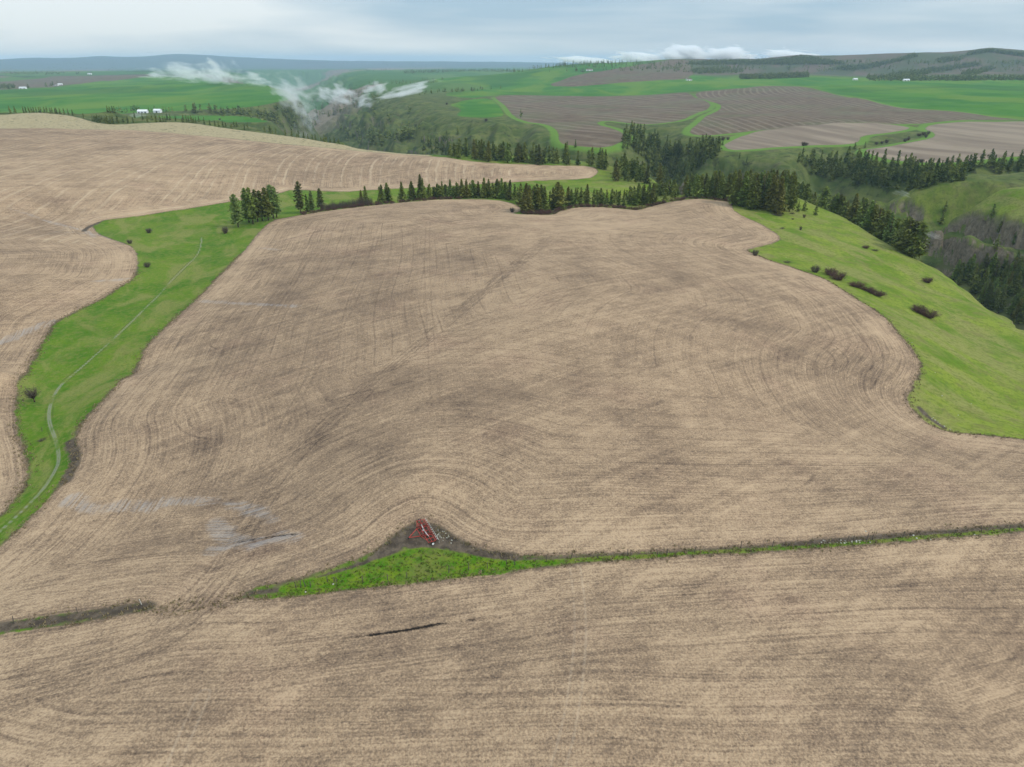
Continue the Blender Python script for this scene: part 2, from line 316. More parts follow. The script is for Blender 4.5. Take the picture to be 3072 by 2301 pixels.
# ================================================================== marks on the land (polylines read off the photograph, laid on the terrain)
def lay(pts, n=2):
    p = land([a for a, b in pts], [b for a, b in pts])[:, :2]
    return chaikin(p, n, closed=False)
DARK = [  # centre line, half width of the band (m)
 ([(480,1230),(540,1120),(620,1010),(690,930),(760,870),(860,780),(960,700),(1050,625),(1130,560),(1190,510)], 3.2),
 ([(520,1200),(470,1262),(400,1338),(280,1410),(120,1460),(0,1492)], 5.0),
 ([(825,475),(800,560),(770,640),(740,700),(690,780),(640,870),(590,960)], 0.0),
 ([(925,480),(922,560),(925,640),(932,760),(942,880)], 0.0),
 ([(690,500),(660,560),(630,620),(590,690),(520,790)], 0.0),
 ([(470,755),(450,745),(460,730),(500,718),(530,716)], 0.25), ([(480,950),(420,945),(385,925),(375,905),(400,880),(450,862)], 0.5), ([(430,930),(405,915),(410,900),(440,885)], 0.3),
 ([(1690,790),(1760,800),(1800,792),(1806,775),(1780,752),(1740,738)], 0.3), ([(1700,806),(1790,812),(1830,795),(1834,775),(1800,745)], 0.3),
 ([(1660,640),(1710,655),(1725,650),(1715,640),(1690,628)], 0.3), ([(1830,700),(1870,740),(1890,775),(1880,800)], 0.3), ([(1850,690),(1890,730),(1912,775),(1900,815),(1880,840)], 0.3),
 ([(600,580),(590,578),(596,572),(620,568)], 0.3),
 ([(1720,1055),(1745,1045),(1760,1025)], 0.3), ([(690,643),(735,628)], 0.5), ([(515,1170),(560,1163),(640,1155)], 0.3),
 ([(1170,465),(1060,462),(960,454),(880,450)], 0.2),
]
LIGHT = [[(1243,1228),(1250,1280),(1255,1350),(1250,1430),(1240,1510),(1222,1600),(1205,1657)], [(440,1500),(420,1545),(395,1600),(375,1657)],
         [(20,445),(120,480),(200,520)], [(380,455),(470,510)], [(205,505),(240,520),(270,545)], [(170,560),(215,590)]]
WET = [([(160,1080),(175,1092),(200,1098),(260,1096),(330,1092)], 2.6), ([(330,1092),(400,1080),(480,1084),(540,1100),(590,1122)], 1.5), ([(470,1130),(490,1160),(540,1180),(600,1160)], 2.2), ([(460,1190),(520,1170),(640,1160)],1.5),
       ([(440,650),(500,655),(570,658),(640,661)], 1.8), ([(0,742),(40,724),(80,706),(112,694)], 2.6), ([(200,607),(240,606),(288,600)], 1.6), ([(100,477),(140,487),(190,500),(205,512)], 1.8), ([(120,501),(165,503),(200,505)], 1.3), ([(560,536),(600,540)], 1.2),
       ([(20,450),(70,465),(110,480)], 1.0), ([(200,503),(240,516),(262,524)], .7), ([(410,562),(420,545),(428,530),(425,515)], .35)]
GOUGE = [([(740,1379),(790,1374),(1000,1341),(1025,1338)], -.10), ([(800,1373),(860,1364),(910,1355),(950,1348)], 0.14), ([(640,1153),(560,1163),(515,1172)], .10)]
PATH = [([(436,512),(432,545),(395,582),(345,635),(292,688),(240,738),(180,790),(130,830),(108,868),(104,910),(124,958),(128,1000),(100,1050),(60,1092),(0,1148),(-80,1215)], 0.35)]
DIRT = [  # bare wet soil: centre line, half width
 ([(830,1195),(860,1172),(885,1150),(915,1142),(945,1152),(970,1172),(1005,1190),(1040,1202),(1100,1208)], 2.3), ([(890,1166),(920,1168),(950,1170)], 3.2), ([(700,1248),(760,1227),(800,1212),(830,1195)], 1.2),
 ([(-60,1364),(0,1356),(100,1342),(200,1328),(318,1310)], 1.5), ([(540,1282),(580,1276),(600,1275)], .9), ([(1100,1209),(1400,1198),(1560,1187),(1700,1179)], .45), ([(1690,1178),(1760,1171),(1900,1160),(2050,1149),(2212,1138)], 1.0),
 ([(150,955),(165,985),(158,1010),(140,1040)], 1.6), ([(180,500),(190,490),(215,480)], 1.6), ([(1985,880),(2010,905),(2040,925)], 1.0),
]
BLOT = [  # broad patches of moister, darker soil in the stubble: centre, half size
 (420,960,42,12),(620,640,60,16),(1700,760,60,20),(1750,880,70,22),(1340,730,30,8),(1000,560,60,10),(1250,600,60,12),(1450,1000,60,16),(700,950,40,16),(900,640,40,10),(1600,700,50,12),(330,1080,45,12),(560,1160,40,10),
 (120,430,60,14),(80,500,50,14),(60,600,40,10),(700,300,60,8),(450,310,30,8),(250,320,40,6),(600,350,50,6),(1130,860,40,14),(300,930,24,16),(1870,830,40,14),(1650,1000,60,12)]
def nearest(lines, margin=30.0):
    best = np.full(GX.shape, margin, np.float32)
    for pts, hw in lines:
        d, _ = pdist(GX, GY, lay(pts), margin); np.minimum(best, d - hw, out=best)
    return best
A_ = {}
A_['stub'] = np.maximum(np.maximum(SD['MAIN'], SD['FORE']), SD['CF'])
A_['strip'] = SD['STRIP']
A_['plow'] = np.maximum.reduce([SD['PURPLE'], SD['STRIPED'], SD['PLOWL'], SD['PLOWM']])
A_['brown'] = np.maximum(SD['BROWN1'], SD['BROWN2'])
A_['crop'] = np.maximum.reduce([SD['CROPR'], SD['CROPS'], SD['CROPL'], SD['CROPB']])
A_['crop'] = np.where(np.maximum(SD['PLOWM'], SD['PLOWL']) > 0, -np.maximum(SD['PLOWM'], SD['PLOWL']), A_['crop'])
A_['dry'] = SD['DRY']
hillb = sstep(3500, 3900, GR) * sstep(R(8), R(14), GA) * (1 - sstep(8000, 9000, GR))
A_['hill'] = hillb
A_['far'] = sstep(2300, 3200, GR) * (1 - hillb)
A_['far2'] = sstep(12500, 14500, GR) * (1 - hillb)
wob = fbm(GX / 130, GY / 130, 2, 40); wob2 = fbm(GX / 450, GY / 450, 2, 44)
row = np.where(SD['FORE'] > SD['MAIN'], SD['FORE'], SD['MAIN'])
cf = (SD['CF'] > 0) & (SD['CF'] > SD['MAIN'])
row = np.where(cf, SD['CF'], row)
row = np.where(cf & (GY > 420) & (SD['CF'] > 16), GX * 1.0 + wob2 * 70 + 0.05 * GY, row)
row = np.where(SD['PURPLE'] > 0, (GX * .5 + GY * .30 + wob2 * 90) * .55, row)
row = np.where(SD['STRIPED'] > 0, GX * .8 + wob2 * 55 - GY * .06, row)
row = np.where(A_['brown'] > 0, GX * .35 + GY * .22 + wob2 * 80, row)
A_['row'] = row
A_['rowc'] = (cf & (GY > 420)).astype(np.float32)
A_['dark'] = nearest([d for d in DARK if d[1] > 1])
A_['arc'] = nearest([(d[0], 0) for d in DARK if 0 < d[1] <= 1])
A_['tram'] = nearest([d for d in DARK if d[1] == 0])
A_['light'] = nearest([(p, 0) for p in LIGHT])
A_['wet'] = nearest(WET)
A_['gouge'] = nearest(GOUGE)
A_['path'] = nearest(PATH)
A_['dirt'] = nearest(DIRT)
A_['steep'] = steep
A_['rocky'] = 1 - sstep(720, 900, GR)
A_['vg'] = sstep(800, 950, GR) * (1 - sstep(2200, 2600, GR)) * (1 - sstep(0, 8, A_['crop']))
A_['lime'] = sstep(R(2), R(8), GA) * (SD['FORE'] < -8)
A_['carve'] = np.maximum(CARVE, 60 * sstep(720, 950, GR))
bl = np.zeros(GX.shape, np.float32)
for (u, v, a, b) in BLOT:
    x, y, _ = land(u, v)[0]; x2, y2, _ = land(u + a * 1.0, v)[0]; x3, y3, _ = land(u, v + b)[0]
    sx = abs(x2 - x) + 1; sy = abs(y3 - y) + 1
    bl = np.maximum(bl, np.exp(-(((GX - x) / sx) ** 2 + ((GY - y) / sy) ** 2)))
A_['blot'] = bl

# ================================================================== node-graph helper
class S:
    """a socket with arithmetic"""
    def __init__(s, nt, k): s.nt, s.k = nt, k
    def _op(s, op, b=None, c=None, clamp=False):
        n = s.nt.nodes.new('ShaderNodeMath'); n.operation = op; n.use_clamp = clamp
        s.nt.links.new(s.k, n.inputs[0])
        for i, q in ((1, b), (2, c)):
            if q is None: continue
            if isinstance(q, S): s.nt.links.new(q.k, n.inputs[i])
            else: n.inputs[i].default_value = q
        return S(s.nt, n.outputs[0])
    def __add__(s, b): return s._op('ADD', b)
    def __sub__(s, b): return s._op('SUBTRACT', b)
    def __mul__(s, b): return s._op('MULTIPLY', b)
    def __neg__(s): return s._op('MULTIPLY', -1.0)
    def inv(s): return (s * -1.0) + 1.0
    def max(s, b): return s._op('MAXIMUM', b)
    def min(s, b): return s._op('MINIMUM', b)
    def abs(s): return s._op('ABSOLUTE')
    def sin(s): return s._op('SINE')
    def step(s, a, b):
        n = s.nt.nodes.new('ShaderNodeMapRange'); n.interpolation_type = 'SMOOTHSTEP'
        s.nt.links.new(s.k, n.inputs[0]); 
        rev = a > b
        n.inputs[1].default_value, n.inputs[2].default_value = (b, a) if rev else (a, b)
        n.inputs[3].default_value, n.inputs[4].default_value = (1, 0) if rev else (0, 1)
        return S(s.nt, n.outputs[0])
class Graph:
    def __init__(g, name):
        g.m = bpy.data.materials.new(name); g.m.use_nodes = True; g.nt = g.m.node_tree; g.nt.nodes.clear()
        g.out = g.nt.nodes.new('ShaderNodeOutputMaterial')
    def attr(g, name, fac=True):
        n = g.nt.nodes.new('ShaderNodeAttribute'); n.attribute_name = name
        return S(g.nt, n.outputs['Fac'] if fac else n.outputs['Vector'])
    def coord(g, which='Object'):
        if which == 'Position': return S(g.nt, g.nt.nodes.new('ShaderNodeNewGeometry').outputs['Position'])
        return S(g.nt, g.nt.nodes.new('ShaderNodeTexCoord').outputs[which])
    def xyz(g, v):
        n = g.nt.nodes.new('ShaderNodeSeparateXYZ'); g.nt.links.new(v.k, n.inputs[0]); return [S(g.nt, o) for o in n.outputs]
    def vec(g, *a):
        n = g.nt.nodes.new('ShaderNodeCombineXYZ')
        for i, q in enumerate(a):
            if isinstance(q, S): g.nt.links.new(q.k, n.inputs[i])
            else: n.inputs[i].default_value = q
        return S(g.nt, n.outputs[0])
    def noise(g, v, scale, detail=2, rough=.5, dist=0.0, col=False):
        n = g.nt.nodes.new('ShaderNodeTexNoise'); g.nt.links.new(v.k, n.inputs['Vector'])
        n.inputs['Scale'].default_value = scale; n.inputs['Detail'].default_value = detail; n.inputs['Roughness'].default_value = rough; n.inputs['Distortion'].default_value = dist
        return S(g.nt, n.outputs['Color' if col else 0])
    def voro(g, v, scale, out='Color', feature='F1'):
        n = g.nt.nodes.new('ShaderNodeTexVoronoi'); n.feature = feature; g.nt.links.new(v.k, n.inputs['Vector']); n.inputs['Scale'].default_value = scale
        return S(g.nt, n.outputs[out])
    def mix(g, f, a, b):
        n = g.nt.nodes.new('ShaderNodeMix'); n.data_type = 'RGBA'
        for i, q in ((0, f), (6, a), (7, b)):
            if isinstance(q, S): g.nt.links.new(q.k, n.inputs[i])
            elif i == 0: n.inputs[0].default_value = q
            else: n.inputs[i].default_value = (*q, 1)
        return S(g.nt, n.outputs[2])
    def ramp(g, f, stops):
        n = g.nt.nodes.new('ShaderNodeValToRGB'); g.nt.links.new(f.k, n.inputs[0]); el = n.color_ramp.elements
        while len(el) < len(stops): el.new(.5)
        for e_, (p, c) in zip(el, stops): e_.position = p; e_.color = (*c, 1)
        return S(g.nt, n.outputs[0])
    def bsdf(g, col, rough=.9, spec=.2, bump=None, strength=.5, dist=.1, **kw):
        b = g.nt.nodes.new('ShaderNodeBsdfPrincipled')
        if isinstance(col, S): g.nt.links.new(col.k, b.inputs['Base Color'])
        else: b.inputs['Base Color'].default_value = (*col, 1)
        if isinstance(rough, S): g.nt.links.new(rough.k, b.inputs['Roughness'])
        else: b.inputs['Roughness'].default_value = rough
        b.inputs['Specular IOR Level'].default_value = spec
        for k, v in kw.items(): b.inputs[k.replace('_', ' ')].default_value = v
        if bump is not None:
            n = g.nt.nodes.new('ShaderNodeBump'); g.nt.links.new(bump.k, n.inputs['Height']); n.inputs['Strength'].default_value = strength; n.inputs['Distance'].default_value = dist
            g.nt.links.new(n.outputs[0], b.inputs['Normal'])
        g.nt.links.new(b.outputs[0], g.out.inputs[0]); return g.m

# ================================================================== the land's material
def land_material():
    g = Graph('land'); at = g.attr
    P = g.coord('Position'); X, Y, Zc = g.xyz(P)
    nbig = g.noise(P, .006, 4, .55); nmid = g.noise(P, .045, 4, .6); nsm = g.noise(P, .45, 4, .65); nfine = g.noise(P, 2.6, 3, .7)
    edge_n = (nsm - .5) * 3.0
    # --- rough grass (pasture and canyon sides)
    gband = g.noise(g.vec(X * .02, Y * .02, Zc * .25), 1.0, 4, .6)
    clump = g.noise(P, 1.3, 4, .75)
    lush = g.mix(nmid.step(.34, .64), (.058, .138, .010), (.115, .185, .016))
    pale = g.noise(g.vec(X * .05 + Y * .02, Y * .022 - X * .01, 0.0), 1.0, 4, .62, .5)
    lush = g.mix(pale.step(.47, .62) * .75, lush, (.205, .205, .060))
    lush = g.mix(nsm.step(.46, .62) * .5, lush, (.185, .185, .050)); lush = g.mix(clump.step(.50, .68) * .6, lush, (.045, .100, .006))
    lime = g.mix(nmid.step(.34, .62), (.100, .172, .014), (.195, .240, .034)); lime = g.mix(pale.step(.45, .60) * .8, lime, (.225, .220, .070)); lime = g.mix(nsm.step(.46, .64) * .55, lime, (.080, .125, .012)); lime = g.mix(clump.step(.50, .68) * .5, lime, (.125, .115, .030))
    worn = g.noise(P, .12, 4, .65)
    lime = g.mix(worn.step(.50, .66) * .6, lime, (.155, .145, .050)); lush = g.mix(worn.step(.54, .70) * .45, lush, (.125, .135, .032))
    lush = g.mix(at('lime'), lush, lime)
    olive = g.mix(nmid.step(.35, .65), (.052, .078, .018), (.118, .136, .038))
    olive = g.mix((nsm.step(.5, .7)) * .55, olive, (.052, .056, .028)); olive = g.mix(gband.step(.5, .7) * .45, olive, (.15, .135, .065)); olive = g.mix(g.noise(P, .085, 5, .72).step(.54, .63) * .75, olive, (.030, .036, .018)); olive = g.mix(g.noise(P, .03, 4, .6).step(.55, .68) * .5, olive, (.10, .085, .050))
    st_ = at('carve').step(8.0, 46.0)
    grass = g.mix(st_, lush, olive)
    tuft = g.noise(g.vec(X, Y, Zc * .3), 1.1, 3, .7)
    grass = g.mix(tuft.step(.52, .75) * .45, grass, (.045, .075, .012))
    # --- bare rock on the steepest canyon walls
    geo = g.nt.nodes.new('ShaderNodeNewGeometry'); nz = g.xyz(S(g.nt, geo.outputs['True Normal']))[2]
    rockn = g.noise(g.vec(X, Y, Zc * .8), .11, 5, .7)
    rock = g.ramp(g.noise(g.vec(X, Y, Zc * .7), .30, 6, .75, .6), [(.3, (.055, .042, .028)), (.5, (.135, .110, .076)), (.72, (.225, .190, .140))])
    rmask = (nz * -1.0 + .44 + at('rocky') * .25 + (rockn - .5) * .75).step(.05, .2) * at('steep').step(.4, .9)
    grass = g.mix(rmask, grass, rock)
    # --- dry bunch grass on the knoll
    dry = g.mix(nsm.step(.35, .7), (.40, .325, .19), (.24, .20, .11)); dry = g.mix(nmid.step(.6, .8) * .5, dry, (.15, .17, .05)); dry = g.mix(g.noise(P, .16, 3, .6).step(.60, .66), dry, (.075, .075, .035))
    col = g.mix((at('dry') + edge_n).step(-2, 2), grass, dry)
    # --- far patchwork
    pv = g.vec(X * .0011 + nbig * .5, Y * .00042, 0.0)
    cell = g.xyz(g.voro(pv, 1.5))[0]
    patch = g.ramp(cell, [(.0, (.050, .120, .022)), (.34, (.080, .145, .030)), (.50, (.030, .050, .026)), (.60, (.16, .12, .085)), (.70, (.060, .125, .024)), (.88, (.19, .155, .105))])
    patch.k.node.color_ramp.interpolation = 'CONSTANT'
    patch = g.mix(at('far2'), patch, (.085, .105, .110))  # pale blue-grey of distance haze put into the colour of the farthest mountains
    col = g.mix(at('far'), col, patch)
    # --- green winter wheat
    crop = g.mix(nbig.step(.35, .65), (.034, .128, .012), (.066, .170, .016)); crop = g.mix(g.noise(g.vec(X * .004, Y * .0016, 0.0), 1.0, 4, .6, .8).step(.45, .60) * .75, crop, (.115, .190, .020)); crop = g.mix(g.noise(g.vec(X * .0022, Y * .0012, 3.0), 1.0, 3, .6, .6).step(.50, .62) * .6, crop, (.030, .095, .016)); crop = g.mix(nmid.step(.55, .75) * .25, crop, (.12, .18, .03))
    col = g.mix((at('crop') + edge_n).step(-3, 3), col, crop)
    # --- brown hills far right
    hb = g.mix(nbig.step(.4, .6), (.120, .090, .064), (.070, .082, .040))
    col = g.mix(at('hill'), col, hb)
    # --- brown seed beds
    row = at('row')
    swath = g.noise(g.vec(row * .06, X * .003, Y * .003), 1.0, 3, .6)
    br = g.mix(swath.step(.35, .7), (.175, .132, .096), (.275, .215, .155)); br = g.mix(nmid.step(.55, .8) * .4, br, (.11, .115, .06))
    col = g.mix((at('brown') + edge_n * .6).step(-1.5, 1.5), col, br)
    # --- purple-brown ploughed fields with pale swaths
    sw = ((row * .42) + nmid * .6).sin().step(.2, .9) * g.noise(g.vec(row * .02, X * .006, Y * .006), 1.0, 2).step(.28, .55)
    pl = g.mix(nmid.step(.35, .7), (.105, .072, .050), (.155, .114, .074)); pl = g.mix(nbig.step(.45, .65) * .45, pl, (.11, .13, .06))
    pl = g.mix(sw * .6 * nsm.step(.3, .6), pl, (.25, .205, .150))
    col = g.mix((at('plow') + edge_n * .6).step(-1.5, 1.5), col, pl)
    verge = (at('plow').max(at('brown')) + (nsm - .5) * 6.0); verge = verge.step(-16.0, -10.0) * verge.step(0.5, -1.0) * at('vg')
    col = g.mix(verge * .8, col, (.115, .215, .030))
    # --- stubble: straw over dark soil, combed along the rows
    rw = row + (nmid - .5) * 1.2
    fur = g.noise(g.vec(rw * 2.1, X * .045, Y * .045), 1.0, 2, .6)
    comb = g.noise(g.vec(rw * .62, X * .022, Y * .022), 1.0, 3, .62)
    wide = g.noise(g.vec(rw * .10, X * .008, Y * .008), 1.0, 3, .6)
    sbw = at('stub').step(70.0, 8.0) * .42 + .24
    sp1 = g.noise(P, .9, 5, .8); sp2 = g.noise(P, .16, 4, .6)
    dg = X * .62 - Y * .78
    cross = g.noise(g.vec(dg * .55, X * .02, Y * .02), 1.0, 3, .65)
    straw = (g.noise(P, .0017, 2, .5) - .5) * .5 + (fur - .5) * .66 * sbw + (comb - .5) * .42 * sbw + (wide - .5) * .34 * sbw + (cross - .5) * .30 + (nfine - .5) * .85 + (sp1 - .5) * .50 + (nbig - .5) * .35 + (nmid - .5) * .38 + (sp2 - .5) * .30
    passes = ((row * 1.05) + nmid * 1.2).sin().step(.90, 1.0) * wide.step(.42, .58) * .075
    hedge = at('stub').step(1.0, 4.0) * at('stub').step(20.0, 9.0)
    soilness = (straw * -1.0) + .165 - hedge * .055 + at('blot') * .075 + passes
    dk = at('dark'); track = dk.step(1.4, -.6) * g.noise(g.vec(X * .06, Y * .06, dk * 1.5), 1.0, 3, .7).step(.42, .62) * nmid.step(.25, .5)
    tr = at('tram'); tram = ((tr - 1.15).abs()).step(.55, .15) * sp2.step(.34, .60)
    arc = at('arc').step(.62, .12) * sp2.step(.34, .5)
    soilness = soilness + arc * .13 + track * .13 + tram * .07
    stubc = g.ramp(soilness, [(0.0, (.440, .312, .198)), (.08, (.378, .266, .168)), (.17, (.305, .212, .134)), (.27, (.230, .159, .104)), (.40, (.145, .101, .070)), (.6, (.065, .046, .035))])
    stubc = g.mix(g.noise(P, .03, 4, .6).step(.52, .70) * .35, stubc, g.mix(soilness.step(0.0, .4), (.40, .265, .175), (.15, .092, .066)))
    # harvest swaths on the upper left field
    hs = ((row * .75) + nmid * 5.0).sin().step(.55, 1.0) * at('rowc') * nmid.step(.30, .55)
    stubc = g.mix(hs * .36 * wide.step(.35, .6), stubc, (.55, .435, .295))
    lt = at('light'); ltw = ((lt - 1.0).abs()).step(.34, .06)
    stubc = g.mix(ltw * .13 * sp2.step(.3, .55), stubc, (.58, .48, .36))
    wet = (at('wet') * -1.0 + (sp2 - .5) * 7.0 + (nsm - .5) * 3.0).step(-.8, 1.4) * fur.step(.34, .66)
    stubc = g.mix(wet * .55, stubc, (.30, .285, .275))  # grey water sheen of the wet streaks, put into the colour
    gg = (at('gouge') + (sp1 - .5) * 1.1 + (nmid - .5) * .8 + .05).step(.4, -.05)
    stubc = g.mix(gg, stubc, (.018, .014, .012))
    sb = at('stub')
    sedge = (sb + (nsm - .5) * 2.4 + (sp2 - .5) * 2.2)
    # worn soil rim along the field edge
    rim = ((sb + (nsm - .5) * 2.6 + (sp2 - .5) * 2.0).abs()).step(1.2, .1) * sp2.step(.36, .60)
    col = g.mix(sedge.step(-.35, .35), col, stubc)
    col = g.mix(rim * .75, col, (.085, .064, .046))
    # --- bare soil, grass strip, trail
    soil = g.mix(nsm.step(.35, .7), (.055, .043, .033), (.13, .10, .072)); soil = g.mix(nfine.step(.55, .75) * .4, soil, (.25, .20, .13))
    col = g.mix((at('dirt') * -1.0 + (nsm - .5) * 2.4).step(-.5, .7), col, soil)
    sg = g.mix(nsm.step(.35, .65), (.055, .150, .006), (.14, .195, .015)); sg = g.mix(g.noise(P, 1.6, 4, .75).step(.50, .66) * .75, sg, (.050, .060, .018)); sg = g.mix(nmid.step(.46, .62) * .6, sg, (.155, .145, .045)); sg = g.mix(sp1.step(.52, .62) * .5, sg, (.10, .085, .045))
    col = g.mix((at('strip') + (nsm - .5) * 1.6).step(-.3, .3), col, sg)
    pt = at('path'); pth = ((pt + .05).abs()).step(.34, .08)
    rut = ((pt - .65).abs()).step(.35, .05) * nmid.step(.4, .6); col = g.mix(rut * .6, col, (.045, .055, .020))
    col = g.mix(pth * .6 * sp2.step(.3, .55), col, (.24, .235, .18))
    vary = g.noise(P, .9, 3, .6)
    rough = (wet * -.25) + .95
    h = nfine * .5 + fur * .7 + nsm * .5
    return g.bsdf(col, rough, .06, bump=h, strength=.55, dist=.25)
LAND = land_material()

# ================================================================== land objects
nR, nA = GX.shape
idx = (np.arange(nR)[:, None] * nA + np.arange(nA)[None, :])
V_all = np.stack([GX, GY, Z], -1).reshape(-1, 3).astype(np.float32)
quads = np.stack([idx[:-1, :-1], idx[:-1, 1:], idx[1:, 1:], idx[1:, :-1]], -1).reshape(-1, 4)[:, ::-1]
def cmid(a): return (a[:-1, :-1] + a[1:, 1:] + a[1:, :-1] + a[:-1, 1:]).ravel() * .25
cls = np.zeros(len(quads), int)
rmid = cmid(GR)
cls[rmid > 2300] = 9
pm = {k: cmid(v) for k, v in SD.items()}
cls[(pm['DRY'] > 0)] = 8
cls[np.maximum(pm['CROPR'], pm['CROPS']) > 0] = 6; cls[np.maximum(pm['CROPL'], pm['CROPB']) > 0] = 13
cls[pm['PURPLE'] > 0] = 5; cls[pm['STRIPED'] > 0] = 7
cls[pm['BROWN1'] > 0] = 10; cls[pm['BROWN2'] > 0] = 11
cls[(cls == 0) & (rmid < 800) & (cmid(CARVE) < 6) & (cmid(GX) < -20)] = 4
cls[pm['CF'] > 0] = 3; cls[pm['FORE'] > 0] = 2; cls[pm['MAIN'] > 0] = 1
cls[(pm['STRIP'] > 0)] = 12
NAMES = {0: ('ground', 'steep grassy canyon slopes and rocky walls around the fields'), 1: ('stubble_field', 'tan stubble field holding the red cultivator, green grass on both sides'), 2: ('stubble_field', 'tan stubble field in front of the narrow green fence strip'),
 3: ('stubble_field', 'tan stubble field with pale swaths behind the green pasture swale'), 4: ('pasture', 'bright green pasture swale with a two-track trail'), 5: ('ploughed_field', 'purple brown ploughed field with wavy pale swaths'),
 6: ('wheat_field', 'bright green wheat fields beyond the ploughed fields'), 7: ('ploughed_field', 'grey brown ploughed field with long pale stripes'), 8: ('dry_grassland', 'dry tan bunchgrass knoll above the swathed stubble field'), 9: ('far_land', 'distant patchwork land and hazy hills up to the horizon'),
 10: ('brown_field', 'pale brown seedbed below the striped ploughed field'), 11: ('brown_field', 'pale brown rounded seedbed above the dark wooded ravine'), 12: ('grass_strip', 'narrow bright green fence strip between two stubble fields'), 13: ('wheat_field', 'rolling green wheat fields behind the white barns')}
def mesh_np(name, V, F, mat, smooth=True, attrs=None):
    me = bpy.data.meshes.new(name); V = np.ascontiguousarray(V, np.float32); F = np.ascontiguousarray(F, np.int32); k = F.shape[1]
    me.vertices.add(len(V)); me.vertices.foreach_set('co', V.ravel())
    me.loops.add(F.size); me.loops.foreach_set('vertex_index', F.ravel())
    me.polygons.add(len(F)); me.polygons.foreach_set('loop_start', np.arange(len(F), dtype=np.int32) * k); me.polygons.foreach_set('loop_total', np.full(len(F), k, np.int32))
    me.polygons.foreach_set('use_smooth', np.full(len(F), smooth))
    for an, av in (attrs or {}).items():
        a = me.attributes.new(an, 'FLOAT', 'POINT'); a.data.foreach_set('value', np.ascontiguousarray(av, np.float32))
    me.update(calc_edges=True)
    if mat: me.materials.append(mat)
    return me
def link(name, me, parent=None, loc=None):
    o = bpy.data.objects.new(name, me); COL.objects.link(o)
    if parent: o.parent = parent
    if loc is not None: o.location = loc
    return o
def tag(o, label=None, cat=None, group=None, kind=None):
    for k, v in (('label', label), ('category', cat), ('group', group), ('kind', kind)):
        if v: o[k] = v
    return o
AF = {k: v.reshape(-1).astype(np.float32) for k, v in A_.items()}
for c, (nm, lb) in NAMES.items():
    f = quads[cls == c]
    if not len(f): continue
    u, inv = np.unique(f, return_inverse=True)
    me = mesh_np(nm, V_all[u], inv.reshape(-1, 4), LAND, True, {k: v[u] for k, v in AF.items()})
    tag(link(nm, me), lb, nm.replace('_', ' '), kind='structure')
# the spot right under the viewpoint, closing the ring
cz = float(Z[0].mean())
me = mesh_np('ground', np.vstack([[0, 0, cz], V_all[:nA]]), np.stack([np.zeros(nA - 1, int), np.arange(2, nA + 1), np.arange(1, nA)], 1), LAND, True, {'stub': np.full(nA + 1, 50.0), 'row': np.zeros(nA + 1), **{k: np.full(nA + 1, 30.0) for k in ('dark', 'arc', 'tram', 'light', 'wet', 'gouge', 'path', 'dirt')}, **{k: np.full(nA + 1, -50.0) for k in ('strip', 'plow', 'brown', 'crop', 'dry')}})
tag(link('stubble_field', me), 'small piece of stubble directly under the viewpoint', 'stubble field', kind='structure')

